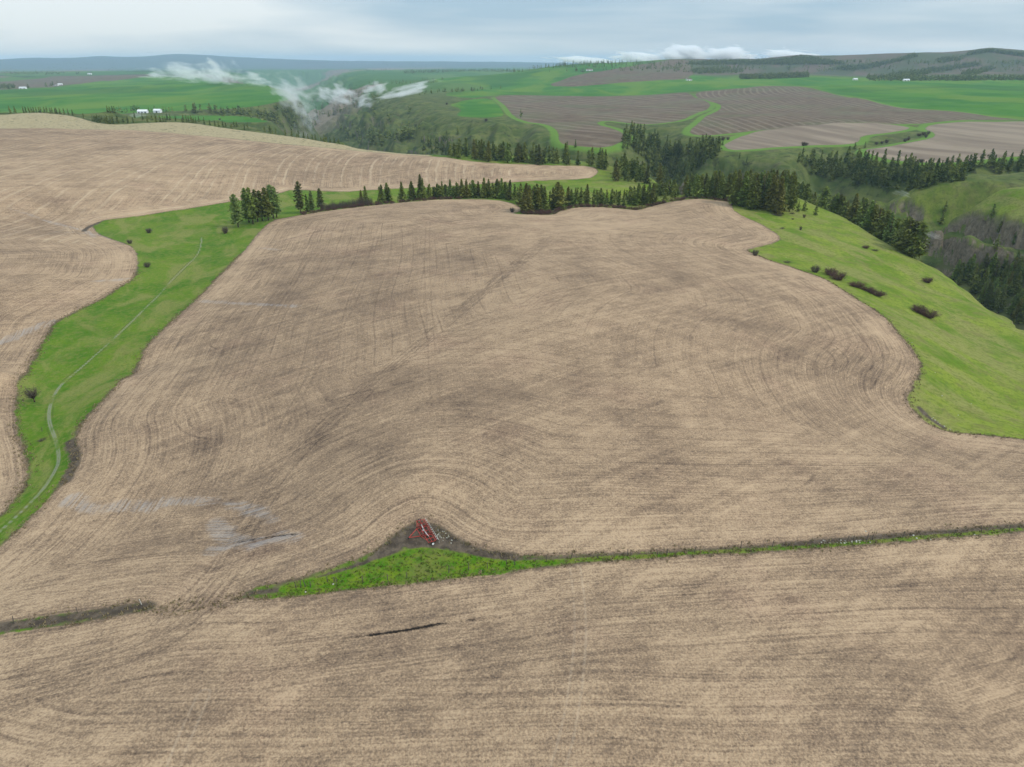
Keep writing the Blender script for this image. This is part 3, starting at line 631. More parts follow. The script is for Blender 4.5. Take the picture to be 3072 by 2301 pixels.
# ================================================================== small mesh kit
class MB:
    def __init__(s): s.v, s.f = [], []
    def add(s, v, f):
        b = len(s.v); s.v += [tuple(map(float, p)) for p in v]; s.f += [tuple(i + b for i in q) for q in f]; return s
    def box(s, c, d):
        x, y, z = c; a, b, h = d[0] / 2, d[1] / 2, d[2] / 2
        return s.add([(x + i * a, y + j * b, z + k * h) for i in (-1, 1) for j in (-1, 1) for k in (-1, 1)],
                     [(0, 1, 3, 2), (4, 6, 7, 5), (0, 4, 5, 1), (2, 3, 7, 6), (0, 2, 6, 4), (1, 5, 7, 3)])
    def bar(s, p, q, w, h=None):
        p = np.array(p, float); q = np.array(q, float); h = h or w
        d = q - p; d /= np.linalg.norm(d) + 1e-9; up = np.array((0, 0, 1.)) if abs(d[2]) < .95 else np.array((1., 0, 0))
        a = np.cross(d, up); a /= np.linalg.norm(a); b = np.cross(a, d)
        return s.add([e + i * a * w / 2 + j * b * h / 2 for e in (p, q) for i, j in ((-1, -1), (1, -1), (1, 1), (-1, 1))],
                     [(3, 2, 1, 0), (4, 5, 6, 7), (0, 1, 5, 4), (1, 2, 6, 5), (2, 3, 7, 6), (3, 0, 4, 7)])
    def tube(s, pts, rad, n=6, cap=True):
        pts = [np.array(p, float) for p in pts]; rings = []
        for i, p in enumerate(pts):
            d = pts[min(i + 1, len(pts) - 1)] - pts[max(i - 1, 0)]; d /= np.linalg.norm(d) + 1e-9
            up = np.array((0, 0, 1.)) if abs(d[2]) < .9 else np.array((1., 0, 0))
            a = np.cross(d, up); a /= np.linalg.norm(a); b = np.cross(a, d)
            rings.append([p + rad[i] * (math.cos(t) * a + math.sin(t) * b) for t in np.arange(n) * 2 * math.pi / n])
        f = [(i * n + j, i * n + (j + 1) % n, (i + 1) * n + (j + 1) % n, (i + 1) * n + j) for i in range(len(pts) - 1) for j in range(n)]
        if cap: f += [tuple(range(n))[::-1], tuple((len(pts) - 1) * n + j for j in range(n))]
        return s.add([p for r in rings for p in r], f)
    def ring(s, c, axis, r0, r1, wd, n=18):
        """a wheel band: outer radius r1, inner r0, width wd"""
        c = np.array(c, float); ax = np.array(axis, float); ax /= np.linalg.norm(ax); up = np.array((0, 0, 1.)); a = np.cross(ax, up); a /= np.linalg.norm(a); b = np.cross(a, ax)
        v = []; 
        for t in np.arange(n) * 2 * math.pi / n:
            e = math.cos(t) * a + math.sin(t) * b
            v += [c + e * r1 * .93 - ax * wd / 2, c + e * r1 - ax * wd * .3, c + e * r1 + ax * wd * .3, c + e * r1 * .93 + ax * wd / 2, c + e * r0 + ax * wd * .42, c + e * r0 - ax * wd * .42]
        f = [(i * 6 + k, ((i + 1) % n) * 6 + k, ((i + 1) % n) * 6 + (k + 1) % 6, i * 6 + (k + 1) % 6) for i in range(n) for k in range(6)]
        return s.add(v, f)
    def mesh(s, name, mat, smooth=False):
        me = bpy.data.meshes.new(name); me.from_pydata(s.v, [], s.f); me.update()
        if smooth: me.polygons.foreach_set('use_smooth', np.full(len(me.polygons), True))
        me.materials.append(mat); return me
def empty(name, loc, rz=0.0, sc=1.0):
    o = bpy.data.objects.new(name, None); COL.objects.link(o); o.location = loc; o.rotation_euler = (0, 0, rz)
    o.scale = (sc, sc, sc) if not hasattr(sc, '__len__') else sc; o.empty_display_size = .5
    return o

# ================================================================== materials for things
def simple(name, c0, c1, scale=3.0, rough=.85, spec=.2, coord='Object', rand=0.0, trans=None):
    g = Graph(name); n = g.noise(g.coord(coord), scale, 3, .6)
    col = g.mix(n.step(.35, .65), c0, c1)
    if rand:
        oi = g.nt.nodes.new('ShaderNodeObjectInfo'); hs = g.nt.nodes.new('ShaderNodeHueSaturation')
        r = S(g.nt, oi.outputs['Random'])
        g.nt.links.new((r * rand + (1 - rand * .5)).k, hs.inputs['Value']); g.nt.links.new((r * .05 + .475).k, hs.inputs['Hue']); g.nt.links.new(col.k, hs.inputs['Color'])
        col = S(g.nt, hs.outputs[0])
    return g.bsdf(col, rough, spec)
M_NEEDLE = [simple('needles_a', (.092, .124, .020), (.200, .225, .042), .9, .75, .2, rand=.75), simple('needles_b', (.080, .116, .026), (.175, .205, .048), .9, .75, .2, rand=.75),
            simple('needles_c', (.120, .135, .022), (.215, .215, .042), .9, .75, .2, rand=.4)]
M_WOODS = simple('far_needles', (.068, .100, .020), (.172, .198, .044), .07, .85, .1)
M_BARK = simple('bark', (.050, .034, .024), (.12, .075, .05), 4)
M_TWIG = simple('twig_brown', (.055, .042, .032), (.12, .095, .072), 3)
M_TWIGR = simple('twig_red', (.060, .030, .026), (.13, .070, .055), 3)
M_RED = simple('red_paint', (.27, .030, .020), (.40, .050, .030), 2.0, .5, .4)
M_RUST = simple('rust', (.10, .018, .012), (.17, .03, .02), 6, .7)
M_STEEL = simple('worn_steel', (.50, .48, .45), (.78, .76, .72), 5, .45, .5)
M_BLACK = simple('rubber', (.015, .015, .015), (.03, .03, .03), 5, .8)
M_WHITE = simple('white_paint', (.72, .72, .70), (.82, .82, .80), 1.0, .6)
M_STONE = simple('pale_stone', (.30, .29, .23), (.50, .48, .40), 6, .9)
M_POST = simple('weathered_wood', (.060, .050, .042), (.13, .11, .092), 4)
M_POSTW = simple('bleached_wood', (.38, .36, .32), (.55, .52, .47), 4)
M_SHEET = simple('white_sheet_metal', (.66, .68, .69), (.80, .81, .82), .4, .5, .4)
M_ROOFG = simple('pale_roof', (.55, .56, .57), (.70, .71, .72), .3, .5, .4)
M_ROOFB = simple('brown_roof', (.11, .07, .05), (.17, .12, .09), .5)
M_DARK = simple('dark_opening', (.02, .02, .022), (.04, .04, .045), 1)
M_WEED = simple('weeds', (.06, .10, .012), (.16, .19, .04), 3)

# ================================================================== conifers
def conifer_mesh(seed, branches, per, wide=.19, low=.10, ragged=.3, tip=.9, leaf=1.0):
    """crown of drooping sprays for a tree 1 unit high; returns triangles"""
    g = np.random.default_rng(seed); T = []
    lean = g.normal(0, .012, 2)
    for b in range(branches):
        t = low + (1 - low) * (b + g.random()) / branches
        prof = (1 - t) ** tip * (1 - .45 * max(0, (low + .16 - t) / .16)) + .012
        a = b * 2.399 + g.normal(0, .5)
        Lb = wide * prof / ((1 - low) ** tip) * (1 + g.normal(0, ragged)) + .012
        Lb = max(Lb, .015)
        ca_, sa_ = math.cos(a), math.sin(a); dr = g.uniform(.1, .55)
        for k in range(per):
            s_ = (k + .35 + g.random() * .6) / per
            rr_ = Lb * s_
            zc = t + (.05 * Lb - dr * rr_ * s_) + g.normal(0, .004)
            off = g.normal(0, .16) * rr_
            cx, cy = ca_ * rr_ - sa_ * off + lean[0] * t, sa_ * rr_ + ca_ * off + lean[1] * t
            sz = leaf * (.020 + .030 * (1 - t) + .012 * g.random())
            q = g.normal(0, 1, (3, 3)) * np.array((1, 1, .55)); q -= q.mean(0); q /= np.abs(q).max() + 1e-6
            T.append(q * sz + (cx, cy, zc))
    T = np.array(T).reshape(-1, 3)
    return T, np.arange(len(T)).reshape(-1, 3)
def trunk_mb(seed):
    g = np.random.default_rng(seed); b = MB(); l = g.normal(0, .006, 2)
    b.tube([(0, 0, -.04), (0, 0, .12), (l[0] * 5, l[1] * 5, .5), (l[0] * 9, l[1] * 9, .95)], [.019, .015, .010, .002], 7)
    for k in range(7):
        z = .08 + .05 * k; a = g.random() * 6.3; b.bar((0, 0, z), (math.cos(a) * .07, math.sin(a) * .07, z - .01), .004)
    return b
CROWN, TRUNK = [], []
for k in range(9):
    if k < 3: V, F = conifer_mesh(10 + k, 170, 9, .155, .10, .28, .80, .95)          # narrow firs
    elif k < 6: V, F = conifer_mesh(10 + k, 165, 9, .20, .07, .25, .85, 1.0)         # broader firs
    elif k < 8: V, F = conifer_mesh(10 + k, 120, 11, .145, .17, .45, .45, 1.1)       # ragged tall pines
    else: V, F = conifer_mesh(10 + k, 110, 12, .27, .10, .40, .50, 1.25)             # wide bushy pine
    CROWN.append(mesh_np('crown', V, F, M_NEEDLE[[0, 1, 0, 1, 0, 2, 1, 0, 0][k]], False)); TRUNK.append(trunk_mb(60 + k).mesh('trunk', M_BARK, True))
CROWN_Y = []
for k in range(9):
    m2 = CROWN[k].copy(); m2.materials.clear(); m2.materials.append(M_NEEDLE[2]); CROWN_Y.append(m2)

TREES = []           # (x, y, z, height, shape, label key)
col_of = lambda u: np.arctan2(*[c for c in ray(u, 400)[:2]])
def slope_of(u, v):
    dx, dy, k = ray(u, v); return k / np.hypot(dx, dy)
def put(x, y, h, shape, key): TREES.append((float(x), float(y), float(ground(x, y)), float(h), int(shape), key))
def bt(u, vb, vt, shape, key, hmin=4, hmax=34):
    """tree whose foot shows at v = vb and tip at vt"""
    x, y, z = land(u, vb)[0]; r = math.hypot(x, y)
    put(x, y, np.clip(CAM_Z + slope_of(u, vt) * r - z, hmin, hmax), shape, key)
def edge_r(u, key, rmin=0, rmax=1e9):
    a = float(col_of(u)); j = int(np.round(np.interp(a, AZ, np.arange(len(AZ)))))
    ok = np.nonzero((SD[key][:, j] > 0) & (RR > rmin) & (RR < rmax))[0]
    return RR[ok[-1]] if len(ok) else None
def behind(u, vt, off, shape, key, fld='MAIN', rmax=700, hmin=9, hmax=27, lift=1.0):
    """tree rooted beyond the far edge of a field, its tip at vt"""
    er = edge_r(u, fld, 0, rmax)
    if er is None: return
    r = er + off; a = float(col_of(u)); x, y = r * math.sin(a), r * math.cos(a)
    h = (CAM_Z + float(slope_of(u, vt)) * r - float(ground(x, y))) * lift
    if h < 4: return
    put(x, y, np.clip(h, hmin, hmax), shape, key)
ri = lambda a, b: int(rng.integers(a, b))
# tall pines at the corner of the pasture
for u, vb, vt, s_ in [(515,491,418,6),(547,484,404,7),(557,479,408,6),(567,477,410,6),(580,476,404,7),(591,472,398,6)]: bt(u, vb, vt, s_, 'pasture')
bt(538, 480, 405, 7, 'pasture'); bt(598, 470, 402, 6, 'pasture')
for u, vt, s_ in [(642,391,6),(657,419,0),(668,411,1),(688,406,6)]: behind(u, vt, 9 + 5 * rng.random(), s_, 'lone', hmax=30)
# row in the draw behind the main field
for u, vt in [(778,410),(787,401),(818,402),(822,398),(834,394),(840,404),(867,392),(889,391),(907,376),(912,384),(917,378),(927,395),(938,402),(954,391),(962,398),(971,387),(986,392),(996,386),(1007,387),(1014,394),(1021,388),(1033,391),(1045,383),(1056,386),(1063,394),
              (1071,386),(1078,390),(1084,384),(1092,392),(1100,388),(1112,397),(1118,404),(1124,401),(1134,406),(1141,401),(1156,401),(1163,404),(1169,398),(1176,407),(1196,404),(1206,392),(1213,400),(1228,402),(1236,407),(1244,405),(1256,404),(1269,397),(1284,407),(1292,410),(1300,405),(1312,409),(1323,407),(1339,413),
              (1350,409),(1362,402),(1372,405),(1380,394),(1392,398),(1400,402),(1412,395),(1420,398)]:
    behind(u, vt, rng.uniform(7, 24), ri(0, 6) if rng.random() < .9 else 8, 'draw', hmax=26)
for k in range(46):
    u = rng.uniform(885, 1185); behind(u, 392 + rng.uniform(0, 14), rng.uniform(14, 34), ri(0, 6), 'draw', hmin=9, hmax=25)
# wooded ridge right of the draw
vt_line = lambda u: np.interp(u, [1180,1250,1330,1400,1460,1520,1600,1700,1760,1840,1900,1950], [402,402,407,394,384,370,366,368,380,396,416,470])
for k in range(120):
    u = rng.uniform(1400, 1720); a = float(col_of(u)); vt = vt_line(u) + rng.uniform(-3, 13)
    if u < 1575: behind(u, vt, rng.uniform(6, 75), ri(0, 6), 'ridge', hmin=11, hmax=25)
    else:
        r = rng.uniform(545, 640); x, y = r * math.sin(a), r * math.cos(a); put(x, y, np.clip(CAM_Z + float(slope_of(u, vt)) * r - float(ground(x, y)), 11, 25), ri(0, 6), 'ridge')
for k in range(60):
    u = rng.uniform(1150, 1420); behind(u, vt_line(u) + rng.uniform(2, 14), rng.uniform(25, 60), ri(0, 6), 'draw', hmin=8, hmax=24)
# pines on the grassy shoulder
for u, vb, vt in [(1630,443,402),(1642,447,396),(1652,446,400),(1663,447,399),(1676,446,402),(1688,446,404)]: bt(u, vb, vt, 8, 'shoulder', hmax=22)
for u, vb, vt in [(1713,449,429),(1723,457,434),(1737,456,430),(1761,465,437)]: bt(u, vb, vt, 4, 'sapling')
# trees on the canyon brow
for k in range(80):
    u = rng.uniform(1700, 1985); vb = np.interp(u, [1700,1760,1800,1850,1880,1900,1930,1960,1985], [414,428,438,452,468,478,494,510,528]) + rng.normal(0, 5)
    x, y = unproj(u, vb, -13.0); r = math.hypot(x, y); gz_ = float(ground(x, y)); tip_ = CAM_Z + float(slope_of(u, vb - rng.uniform(36, 62))) * r
    if 5 < tip_ - gz_ < 45: put(x, y, np.clip(tip_ - gz_, 9, 23), [3, 4, 5, 8, 8][ri(0, 5)], 'brow')
def in_poly(p, n):
    p = np.array(p, float); lo, hi = p.min(0), p.max(0); r = []
    while len(r) < n:
        q = rng.uniform(lo, hi, (400, 2)); s_ = sdf(q[:, 0], q[:, 1], p, 4000); r += [tuple(a) for a in q[s_ > 0]]
    return np.array(r[:n])
def wood(poly, n, hr, key, shapes=(0, 6), zmax=None, rlim=None):
    q = in_poly(poly, n); w_ = land(q[:, 0], q[:, 1])
    for x, y, z in w_:
        r = math.hypot(x, y)
        if zmax is not None and z > zmax: continue
        if rlim and not rlim[0] < r < rlim[1]: continue
        if max(grid_at(SD['MAIN'], x, y), grid_at(SD['CF'], x, y), grid_at(A_['plow'], x, y), grid_at(A_['brown'], x, y)) > -3: continue
        put(x, y, rng.uniform(*hr), ri(*shapes), key)
wood([(2025,600),(2065,640),(2110,735),(2150,760),(2212,800),(2212,590),(2140,590),(2070,600)], 170, (14, 22), 'canyon', (0, 6), -68)
wood([(1955,505),(2000,500),(2080,515),(2150,560),(2212,580),(2212,610),(2120,600),(2040,560)], 3, (9, 14), 'canyon', (0, 6), -18)
for pl_, n_w in (([(1330,300),(1400,305),(1450,335),(1490,370),(1490,398),(1420,398),(1395,345)], 150), ([(1480,355),(1530,318),(1556,315),(1556,332),(1510,365),(1485,382)], 60), ([(1325,360),(1400,372),(1400,398),(1330,392)], 50)):
    wood(pl_, n_w, (9, 21), 'gulch', (0, 6), -12)
wood([(1270,264),(1420,302),(1450,328),(1540,315),(1555,330),(1500,345),(1420,337),(1390,310),(1330,290)], 80, (13, 22), 'ravine', (0, 6))
wood([(1720,350),(1830,350),(1900,356),(2000,372),(2100,362),(2212,352),(2212,390),(2060,394),(1960,415),(1850,402),(1760,385)], 210, (13, 21), 'side_valley', (0, 6), -15)
wood([(1960,470),(2050,450),(2212,480),(2212,560),(2080,520),(2000,500)], 6, (9, 14), 'canyon', (0, 6), -15)
wood([(910,306),(960,320),(1060,335),(1150,345),(1240,352),(1300,350),(1330,360),(1300,372),(1240,360),(1130,355),(1050,350),(950,337),(912,325)], 130, (11, 21), 'field_rim', (0, 6))
wood([(735,288),(900,288),(900,302),(800,316),(735,312)], 60, (13, 22), 'far_canyon', (0, 6))
wood([(730,225),(900,262),(1000,290),(980,305),(800,300),(700,270)], 24, (10, 18), 'far_canyon', (0, 6), -20)
wood([(640,215),(760,190),(900,195),(900,215),(760,235),(700,260),(660,290),(560,250),(600,230)], 260, (12, 22), 'far_canyon', (0, 6), -20)
wood([(380,238),(480,240),(560,247),(600,262),(640,285),(560,262),(470,250)], 60, (14, 22), 'far_row', (0, 6))
wood([(900,200),(1000,195),(1090,191),(1090,193),(1000,199),(905,206)], 40, (10, 16), 'far_row', (0, 6))
wood([(790,178),(980,172),(985,177),(900,183),(800,184)], 40, (10, 17), 'far_row', (0, 6))
for u, vb in [(1125,255),(885,245),(1180,330),(1225,322),(1243,318),(1350,318),(1355,322),(1346,321)]: bt(u, vb, vb - 18, ri(0, 6), 'rim_single', 9, 20)
for u, vb, vt in [(1557,313,302),(1561,314,304),(1597,343,329),(1612,356,338),(1846,322,306),(1868,320,305),(1857,337,323)]: bt(u, vb, vt, ri(0, 6), 'rim_single', 8, 20)
# rows beyond the dry knoll
for u in [14, 20, 26, 33, 66, 76, 92, 98, 104, 109, 114, 119, 125, 130, 136, 142, 147, 152, 158, 163, 169, 176, 186, 194]:
    behind(u + rng.normal(0, .8), np.interp(u, [0, 100, 140, 170, 200], [227, 229, 229, 232, 238]) + rng.uniform(-2, 4), rng.uniform(6, 30), ri(0, 6), 'knoll_row', 'DRY', 3000, 9, 24)
for u in np.concatenate([np.linspace(186, 218, 6), np.linspace(232, 300, 26), np.linspace(305, 470, 40), np.linspace(475, 740, 34)]):
    behind(u + rng.normal(0, 2), np.interp(u, [180, 240, 300, 400, 450, 500, 540, 620, 740], [254, 246, 250, 246, 251, 262, 264, 277, 292]) + rng.uniform(-3, 12), rng.uniform(6, 45), ri(0, 6), 'knoll_rim', 'DRY', 3000, 8, 24)
for u in np.linspace(233, 275, 9): bt(u, 243 + rng.normal(0, 1), 230 + rng.uniform(-2, 4), ri(0, 6), 'farm_row', 10, 24)
for u in np.linspace(284, 300, 5): bt(u, 240, 227 + rng.uniform(-2, 3), ri(0, 6), 'farm_row', 10, 24)
for u in np.linspace(322, 372, 9): bt(u, 241, 228 + rng.uniform(-2, 5), ri(0, 6), 'farm_row', 10, 24)

LBL = {'pasture': ('tall dark ragged pine in the clump at the corner of the green pasture', 'pines clumped at the pasture corner'),
 'lone': ('slender conifer standing apart beside the brown thicket at the pasture end', 'slender conifers beside the brown thicket'),
 'draw': ('dark conifer in the row just behind the cultivator field', 'conifers in the draw behind the cultivator field'),
 'ridge': ('conifer in the dense wood on the ridge beside the shrubby green shoulder', 'conifers of the ridge wood'),
 'shoulder': ('broad bushy pine in the clump on the light green shoulder', 'bushy pines on the green shoulder'),
 'sapling': ('small young pine on the light green slope below the bushy pine clump', 'young pines on the green slope'),
 'brow': ('conifer on the brow between the light green slope and rocky canyon', 'conifers along the canyon brow'),
 'canyon': ('conifer deep in the rocky canyon beside the grey cliffs', 'conifers in the rocky canyon'),
 'gulch': ('conifer in the thickly wooded gulch behind the ridge wood', 'conifers in the wooded gulch'),
 'ravine': ('conifer in the narrow ravine between the ploughed fields', 'conifers in the ravine between ploughed fields'),
 'side_valley': ('conifer in the wooded side valley below the rounded brown seedbed', 'conifers in the side valley'),
 'field_rim': ('conifer along the back edge of the swathed stubble field', 'conifers behind the swathed stubble field'),
 'far_canyon': ('conifer on the misty canyon wall', 'conifers in the misty canyon'), 'far_row': ('conifer in a far row among green wheat fields', 'conifers in far rows'),
 'rim_single': ('single conifer standing alone on the grassy canyon rim by the seedbeds', 'single conifers on the far rim'),
 'knoll_row': ('conifer in the row between the dry knoll and the big green wheat field', 'conifers behind the dry knoll'),
 'knoll_rim': ('conifer along the rim behind the dry tan grassland', 'conifers along the dry rim'), 'farm_row': ('conifer close to the white barns', 'conifers beside the white barns')}
# a light touch of spacing
TR = []
cellmap = {}
for t in TREES:
    if t[3] < 3: continue
    k = (int(t[0] // 2.6), int(t[1] // 2.6))
    if k in cellmap: continue
    cellmap[k] = 1; TR.append(t)
TR.sort(key=lambda t: -t[3] / math.hypot(t[0], t[1]))
near, rest = TR[:290], TR[290:]
for x, y, z, h, s_, key in near:
    r = empty('conifer', (x, y, z - .25), rng.random() * 6.28, (h * rng.uniform(.95, 1.3), h * rng.uniform(.95, 1.3), h))
    yl = rng.random() < (.28 if key in ('ridge', 'draw', 'brow') else .05)
    link('trunk', TRUNK[s_], r); link('crown', (CROWN_Y if yl else CROWN)[s_], r)
    look = ('yellow-green ' if yl else '') + ('narrow ' if s_ < 3 else 'broad ' if s_ < 6 else '')
    size_ = 'tall ' if h > 20 else 'low ' if h < 13 else ''
    lb = LBL[key][0]
    if key in ('canyon', 'ridge', 'draw', 'brow', 'gulch', 'side_valley', 'field_rim', 'knoll_rim'): lb = size_ + look + lb.replace('dark ', '')
    tag(r, lb, 'conifer', LBL[key][1])
# the rest of the woods, too many to single out
def merge(list_, protos, name, mat, label):
    Vs, Fs, n = [], [], 0
    for x, y, z, h in list_:
        V, F = protos[ri(0, len(protos))]; a = rng.random() * 6.28; c, s_ = math.cos(a), math.sin(a); k = h * rng.uniform(.9, 1.15)
        W = np.stack([(V[:, 0] * c - V[:, 1] * s_) * k + x, (V[:, 0] * s_ + V[:, 1] * c) * k + y, V[:, 2] * h + z - .3], 1)
        Vs.append(W); Fs.append(F + n); n += len(V)
    if Vs: tag(link(name, mesh_np(name, np.vstack(Vs), np.vstack(Fs), mat, False)), label, 'woods', kind='stuff')
lite = [conifer_mesh(200 + k, 44, 4, .20, .06, .25, .85, 2.0) for k in range(6)]
far_p = [conifer_mesh(300 + k, 11, 2, .22, .06, .2, .8, 4.2) for k in range(6)]
merge([t[:4] for t in rest if math.hypot(t[0], t[1]) < 1500], lite, 'canyon_woods', M_WOODS, 'dark conifer woods filling the canyon and its side ravines')
far_l = [t[:4] for t in rest if math.hypot(t[0], t[1]) >= 1500]
def farwood(poly, n, hr=(12, 20), rl=(1200, 16000)):
    q = in_poly(poly, n); w_ = land(q[:, 0], q[:, 1])
    for x, y, z in w_:
        if rl[0] < math.hypot(x, y) < rl[1]: far_l.append((x, y, z, rng.uniform(*hr)))
farwood([(1480,138),(1540,133),(1640,132),(1690,129),(1731,123),(1752,125),(1830,139),(1790,140),(1640,140),(1500,141)], 1724)
farwood([(1490,152),(1560,146),(1612,150),(1600,158),(1500,160)], 368); farwood([(1595,167),(1650,166),(1745,161),(1748,167),(1660,171),(1600,171)], 598)
farwood([(1800,148),(1870,142),(1930,132),(1975,119),(1985,122),(1930,136),(1880,148),(1830,153)], 598); farwood([(1900,170),(1940,160),(2010,150),(2100,138),(2120,141),(2030,156),(1975,166),(1960,173)], 827)
farwood([(2075,160),(2140,146),(2150,150),(2095,166)], 206); farwood([(1870,167),(2000,170),(2212,170),(2212,174),(2000,175),(1880,175)], 644); farwood([(2085,118),(2135,108.5),(2175,114),(2212,119),(2212,123),(2135,113),(2090,121)], 368)
farwood([(2020,128),(2090,122),(2080,130),(2030,136)], 138)
farwood([(860,154),(960,150),(1100,148),(1115,156),(1000,155),(880,160)], 552, (12, 18)); farwood([(0,158),(60,156),(140,157),(140,161),(60,162),(0,162)], 138, (12, 18)); farwood([(0,188),(30,186),(30,193),(0,193)], 69)
for u, v in [(166,160),(170,160),(192,158),(197,158),(33,190),(62,191),(100,187),(110,186),(116,185),(125,184),(555,176),(560,177),(1245,154),(1650,168),(1258,156)]:
    for _ in range(3):
        x, y, z = land(u + rng.normal(0, 1.2), v)[0]
        if math.hypot(x, y) < 9000: far_l.append((x, y, z, rng.uniform(14, 22)))
for u, v in zip(rng.uniform(0, 2212, 1100), rng.uniform(134, 156, 1100)):
    if vnoise(np.array(u / 40.), np.array(v / 2.5), 4) > .02:
        x, y, z = land(u, v)[0]
        if 2500 < math.hypot(x, y) < 20000:
            for _ in range(4): far_l.append((x + rng.normal(0, 60), y + rng.normal(0, 25), float(ground(x, y)), rng.uniform(12, 20)))
merge(far_l, far_p, 'far_woods', M_WOODS, 'small far-off woods and tree belts scattered over the distant land')

# ================================================================== bare shrubs and leafless trees
def twig_mesh(seed, n, spread, hgt, thick, tree=False, squat=1.0):
    g = np.random.default_rng(seed); stem, tw = MB(), []
    def blade(p, q, w0):
        d = q - p; a = np.cross(d, g.normal(0, 1, 3)); a /= np.linalg.norm(a) + 1e-9; tw.extend([p - a * w0, p + a * w0, q])
    for k in range(n):
        a = g.random() * 6.283; rb = spread * .35 * math.sqrt(g.random()) * (0.15 if tree else 1)
        p0 = np.array((math.cos(a) * rb, math.sin(a) * rb, -.05 if not tree else hgt * .22))
        a2 = a + g.normal(0, .5); e_ = spread * (.35 + .65 * g.random()); z1 = hgt * (.35 + .65 * math.sqrt(max(0, 1 - (e_ / spread) ** 2 * .75))) * (.75 + .35 * g.random())
        p1 = np.array((math.cos(a2) * e_, math.sin(a2) * e_, z1)); pm_ = (p0 + p1) / 2 + g.normal(0, .08 * spread, 3)
        if k < 9: stem.tube([p0, pm_, p1], [thick * 1.6, thick, thick * .3], 5)
        else: blade(p0, pm_, thick * .8); blade(pm_, p1, thick * .6)
        for _ in range(5):
            s_ = g.uniform(.3, 1.0); b0 = p0 + (p1 - p0) * s_; blade(b0, b0 + g.normal(0, 1, 3) * np.array((.22, .22, .18)) * spread, thick * .5)
    if tree: stem.tube([(0, 0, -.2), (0, 0, hgt * .12), (.05, 0, hgt * .3)], [thick * 4, thick * 3, thick * 2], 7)
    V = np.array(tw); return stem, V, np.arange(len(V)).reshape(-1, 3)
SHAPES = {}
for nm, args, mat in [('round', (501, 120, 1.5, 2.0, .04), M_TWIG), ('red', (502, 150, 2.2, 1.9, .05), M_TWIGR), ('tree', (503, 130, 2.6, 4.6, .06, True), M_TWIG), ('low', (504, 70, 1.6, .8, .03), M_TWIG), ('dark', (505, 130, 2.0, 2.6, .055), M_TWIG)]:
    sm, V, F = twig_mesh(*args); SHAPES[nm] = (sm.mesh('stem', mat, True), mesh_np('twigs', V, F, mat, False))
def shrub(u, v, shape, label, cat='shrub', sc=(1, 1, 1), group=None, rz=None, name='bare_shrub'):
    x, y, z = land(u, v)[0]
    r = empty(name, (x, y, z), rng.random() * 6.28 if rz is None else rz, sc)
    link('stem', SHAPES[shape][0], r); link('twigs', SHAPES[shape][1], r); tag(r, label, cat, group); return r
shrub(75, 868, 'tree', 'leafless dark tree on the green pasture beside the bend of the trail', 'bare tree', (1.15, 1.15, 1.2), name='bare_tree')
shrub(281, 526, 'round', 'round brown shrub at the stubble edge where the field bulges into the pasture', sc=(1.5, 1.3, 1.3))
shrub(319, 577, 'dark', 'leaning brown shrub in the pasture below the bulging stubble edge', sc=(1.2, 1.0, 1.1))
shrub(322, 503, 'dark', 'dark bare shrub standing alone in the upper green pasture', sc=(1.5, 1.4, 1.2))
shrub(487, 504, 'dark', 'dark bare shrub at the foot of the tall pasture pines', sc=(1.5, 1.3, 1.7))
shrub(92, 951, 'low', 'low flat grey brush heap lying in the pasture inside the trail bend', 'brush', (1.2, .8, .7), name='brush_heap')
shrub(1760, 588, 'dark', 'dark rounded bare shrub on the stubble edge left of the red-brown thickets', sc=(1.5, 1.5, 1.4))
for u, v, sc, lb in [(1793,594,(2.5,1.9,1.9),'red-brown bare thicket next to the dark rounded shrub'),(1810,604,(2.6,1.9,2.0),'red-brown bare thicket touching the downhill side of its twin by the stubble edge'),(1850,620,(2.4,1.6,1.4),'low red-brown thicket along the stubble edge, uphill one of a broken line'),(1872,628,(2.2,1.4,1.1),'small low red-brown thicket in the middle of a broken line'),
                     (1893,638,(2.7,1.7,1.4),'low red-brown thicket ending the broken line along the stubble edge'),(1983,674,(2.6,1.9,1.8),'long red-brown thicket on open bright grass, uphill half'),(2004,685,(2.7,2.0,1.9),'long red-brown thicket on open bright grass, downhill half')]:
    shrub(u, v, 'red', lb, 'thicket', sc, 'red-brown thickets on the right grass slope', name='thicket')
shrub(1631, 552, 'round', 'grey-brown shrub at the notch of the stubble edge', sc=(1.6, 1.5, 1.7))
shrub(1700, 568, 'low', 'low faint shrub on the stubble edge near the notch', sc=(1.6, 1.2, 1.4))
shrub(1680, 466, 'low', 'low wide brown shrub mat on the light green shoulder', sc=(3.2, 1.8, 2.0))
shrub(1737, 470, 'round', 'small brown shrub beside the young pines', sc=(1.0, 1.0, 1.3))
shrub(1711, 462, 'low', 'small flat brown shrub on the shoulder beside the wide shrub mat', sc=(1.6, 1.2, 1.2))
shrub(1712, 474, 'low', 'tiny flat shrub below the wide shrub mat', sc=(1.0, .8, 1.0))
shrub(1690, 494, 'low', 'flat greyish shrub low on the light green shoulder', sc=(1.6, 1.0, 1.1))
shrub(1729, 497, 'round', 'thin bare sapling alone on the light green slope', sc=(.8, .8, 1.4))
shrub(1590, 436, 'dark', 'dense dark bush in front of the ridge wood at the field corner', sc=(1.9, 1.6, 1.5)); shrub(1574, 434, 'dark', 'smaller dark bush against the ridge wood at the field corner', sc=(1.4, 1.4, 1.3))
shrub(1106, 458, 'dark', 'brown bush in the grassy notch of the field crest', sc=(1.7, 1.3, 1.2))
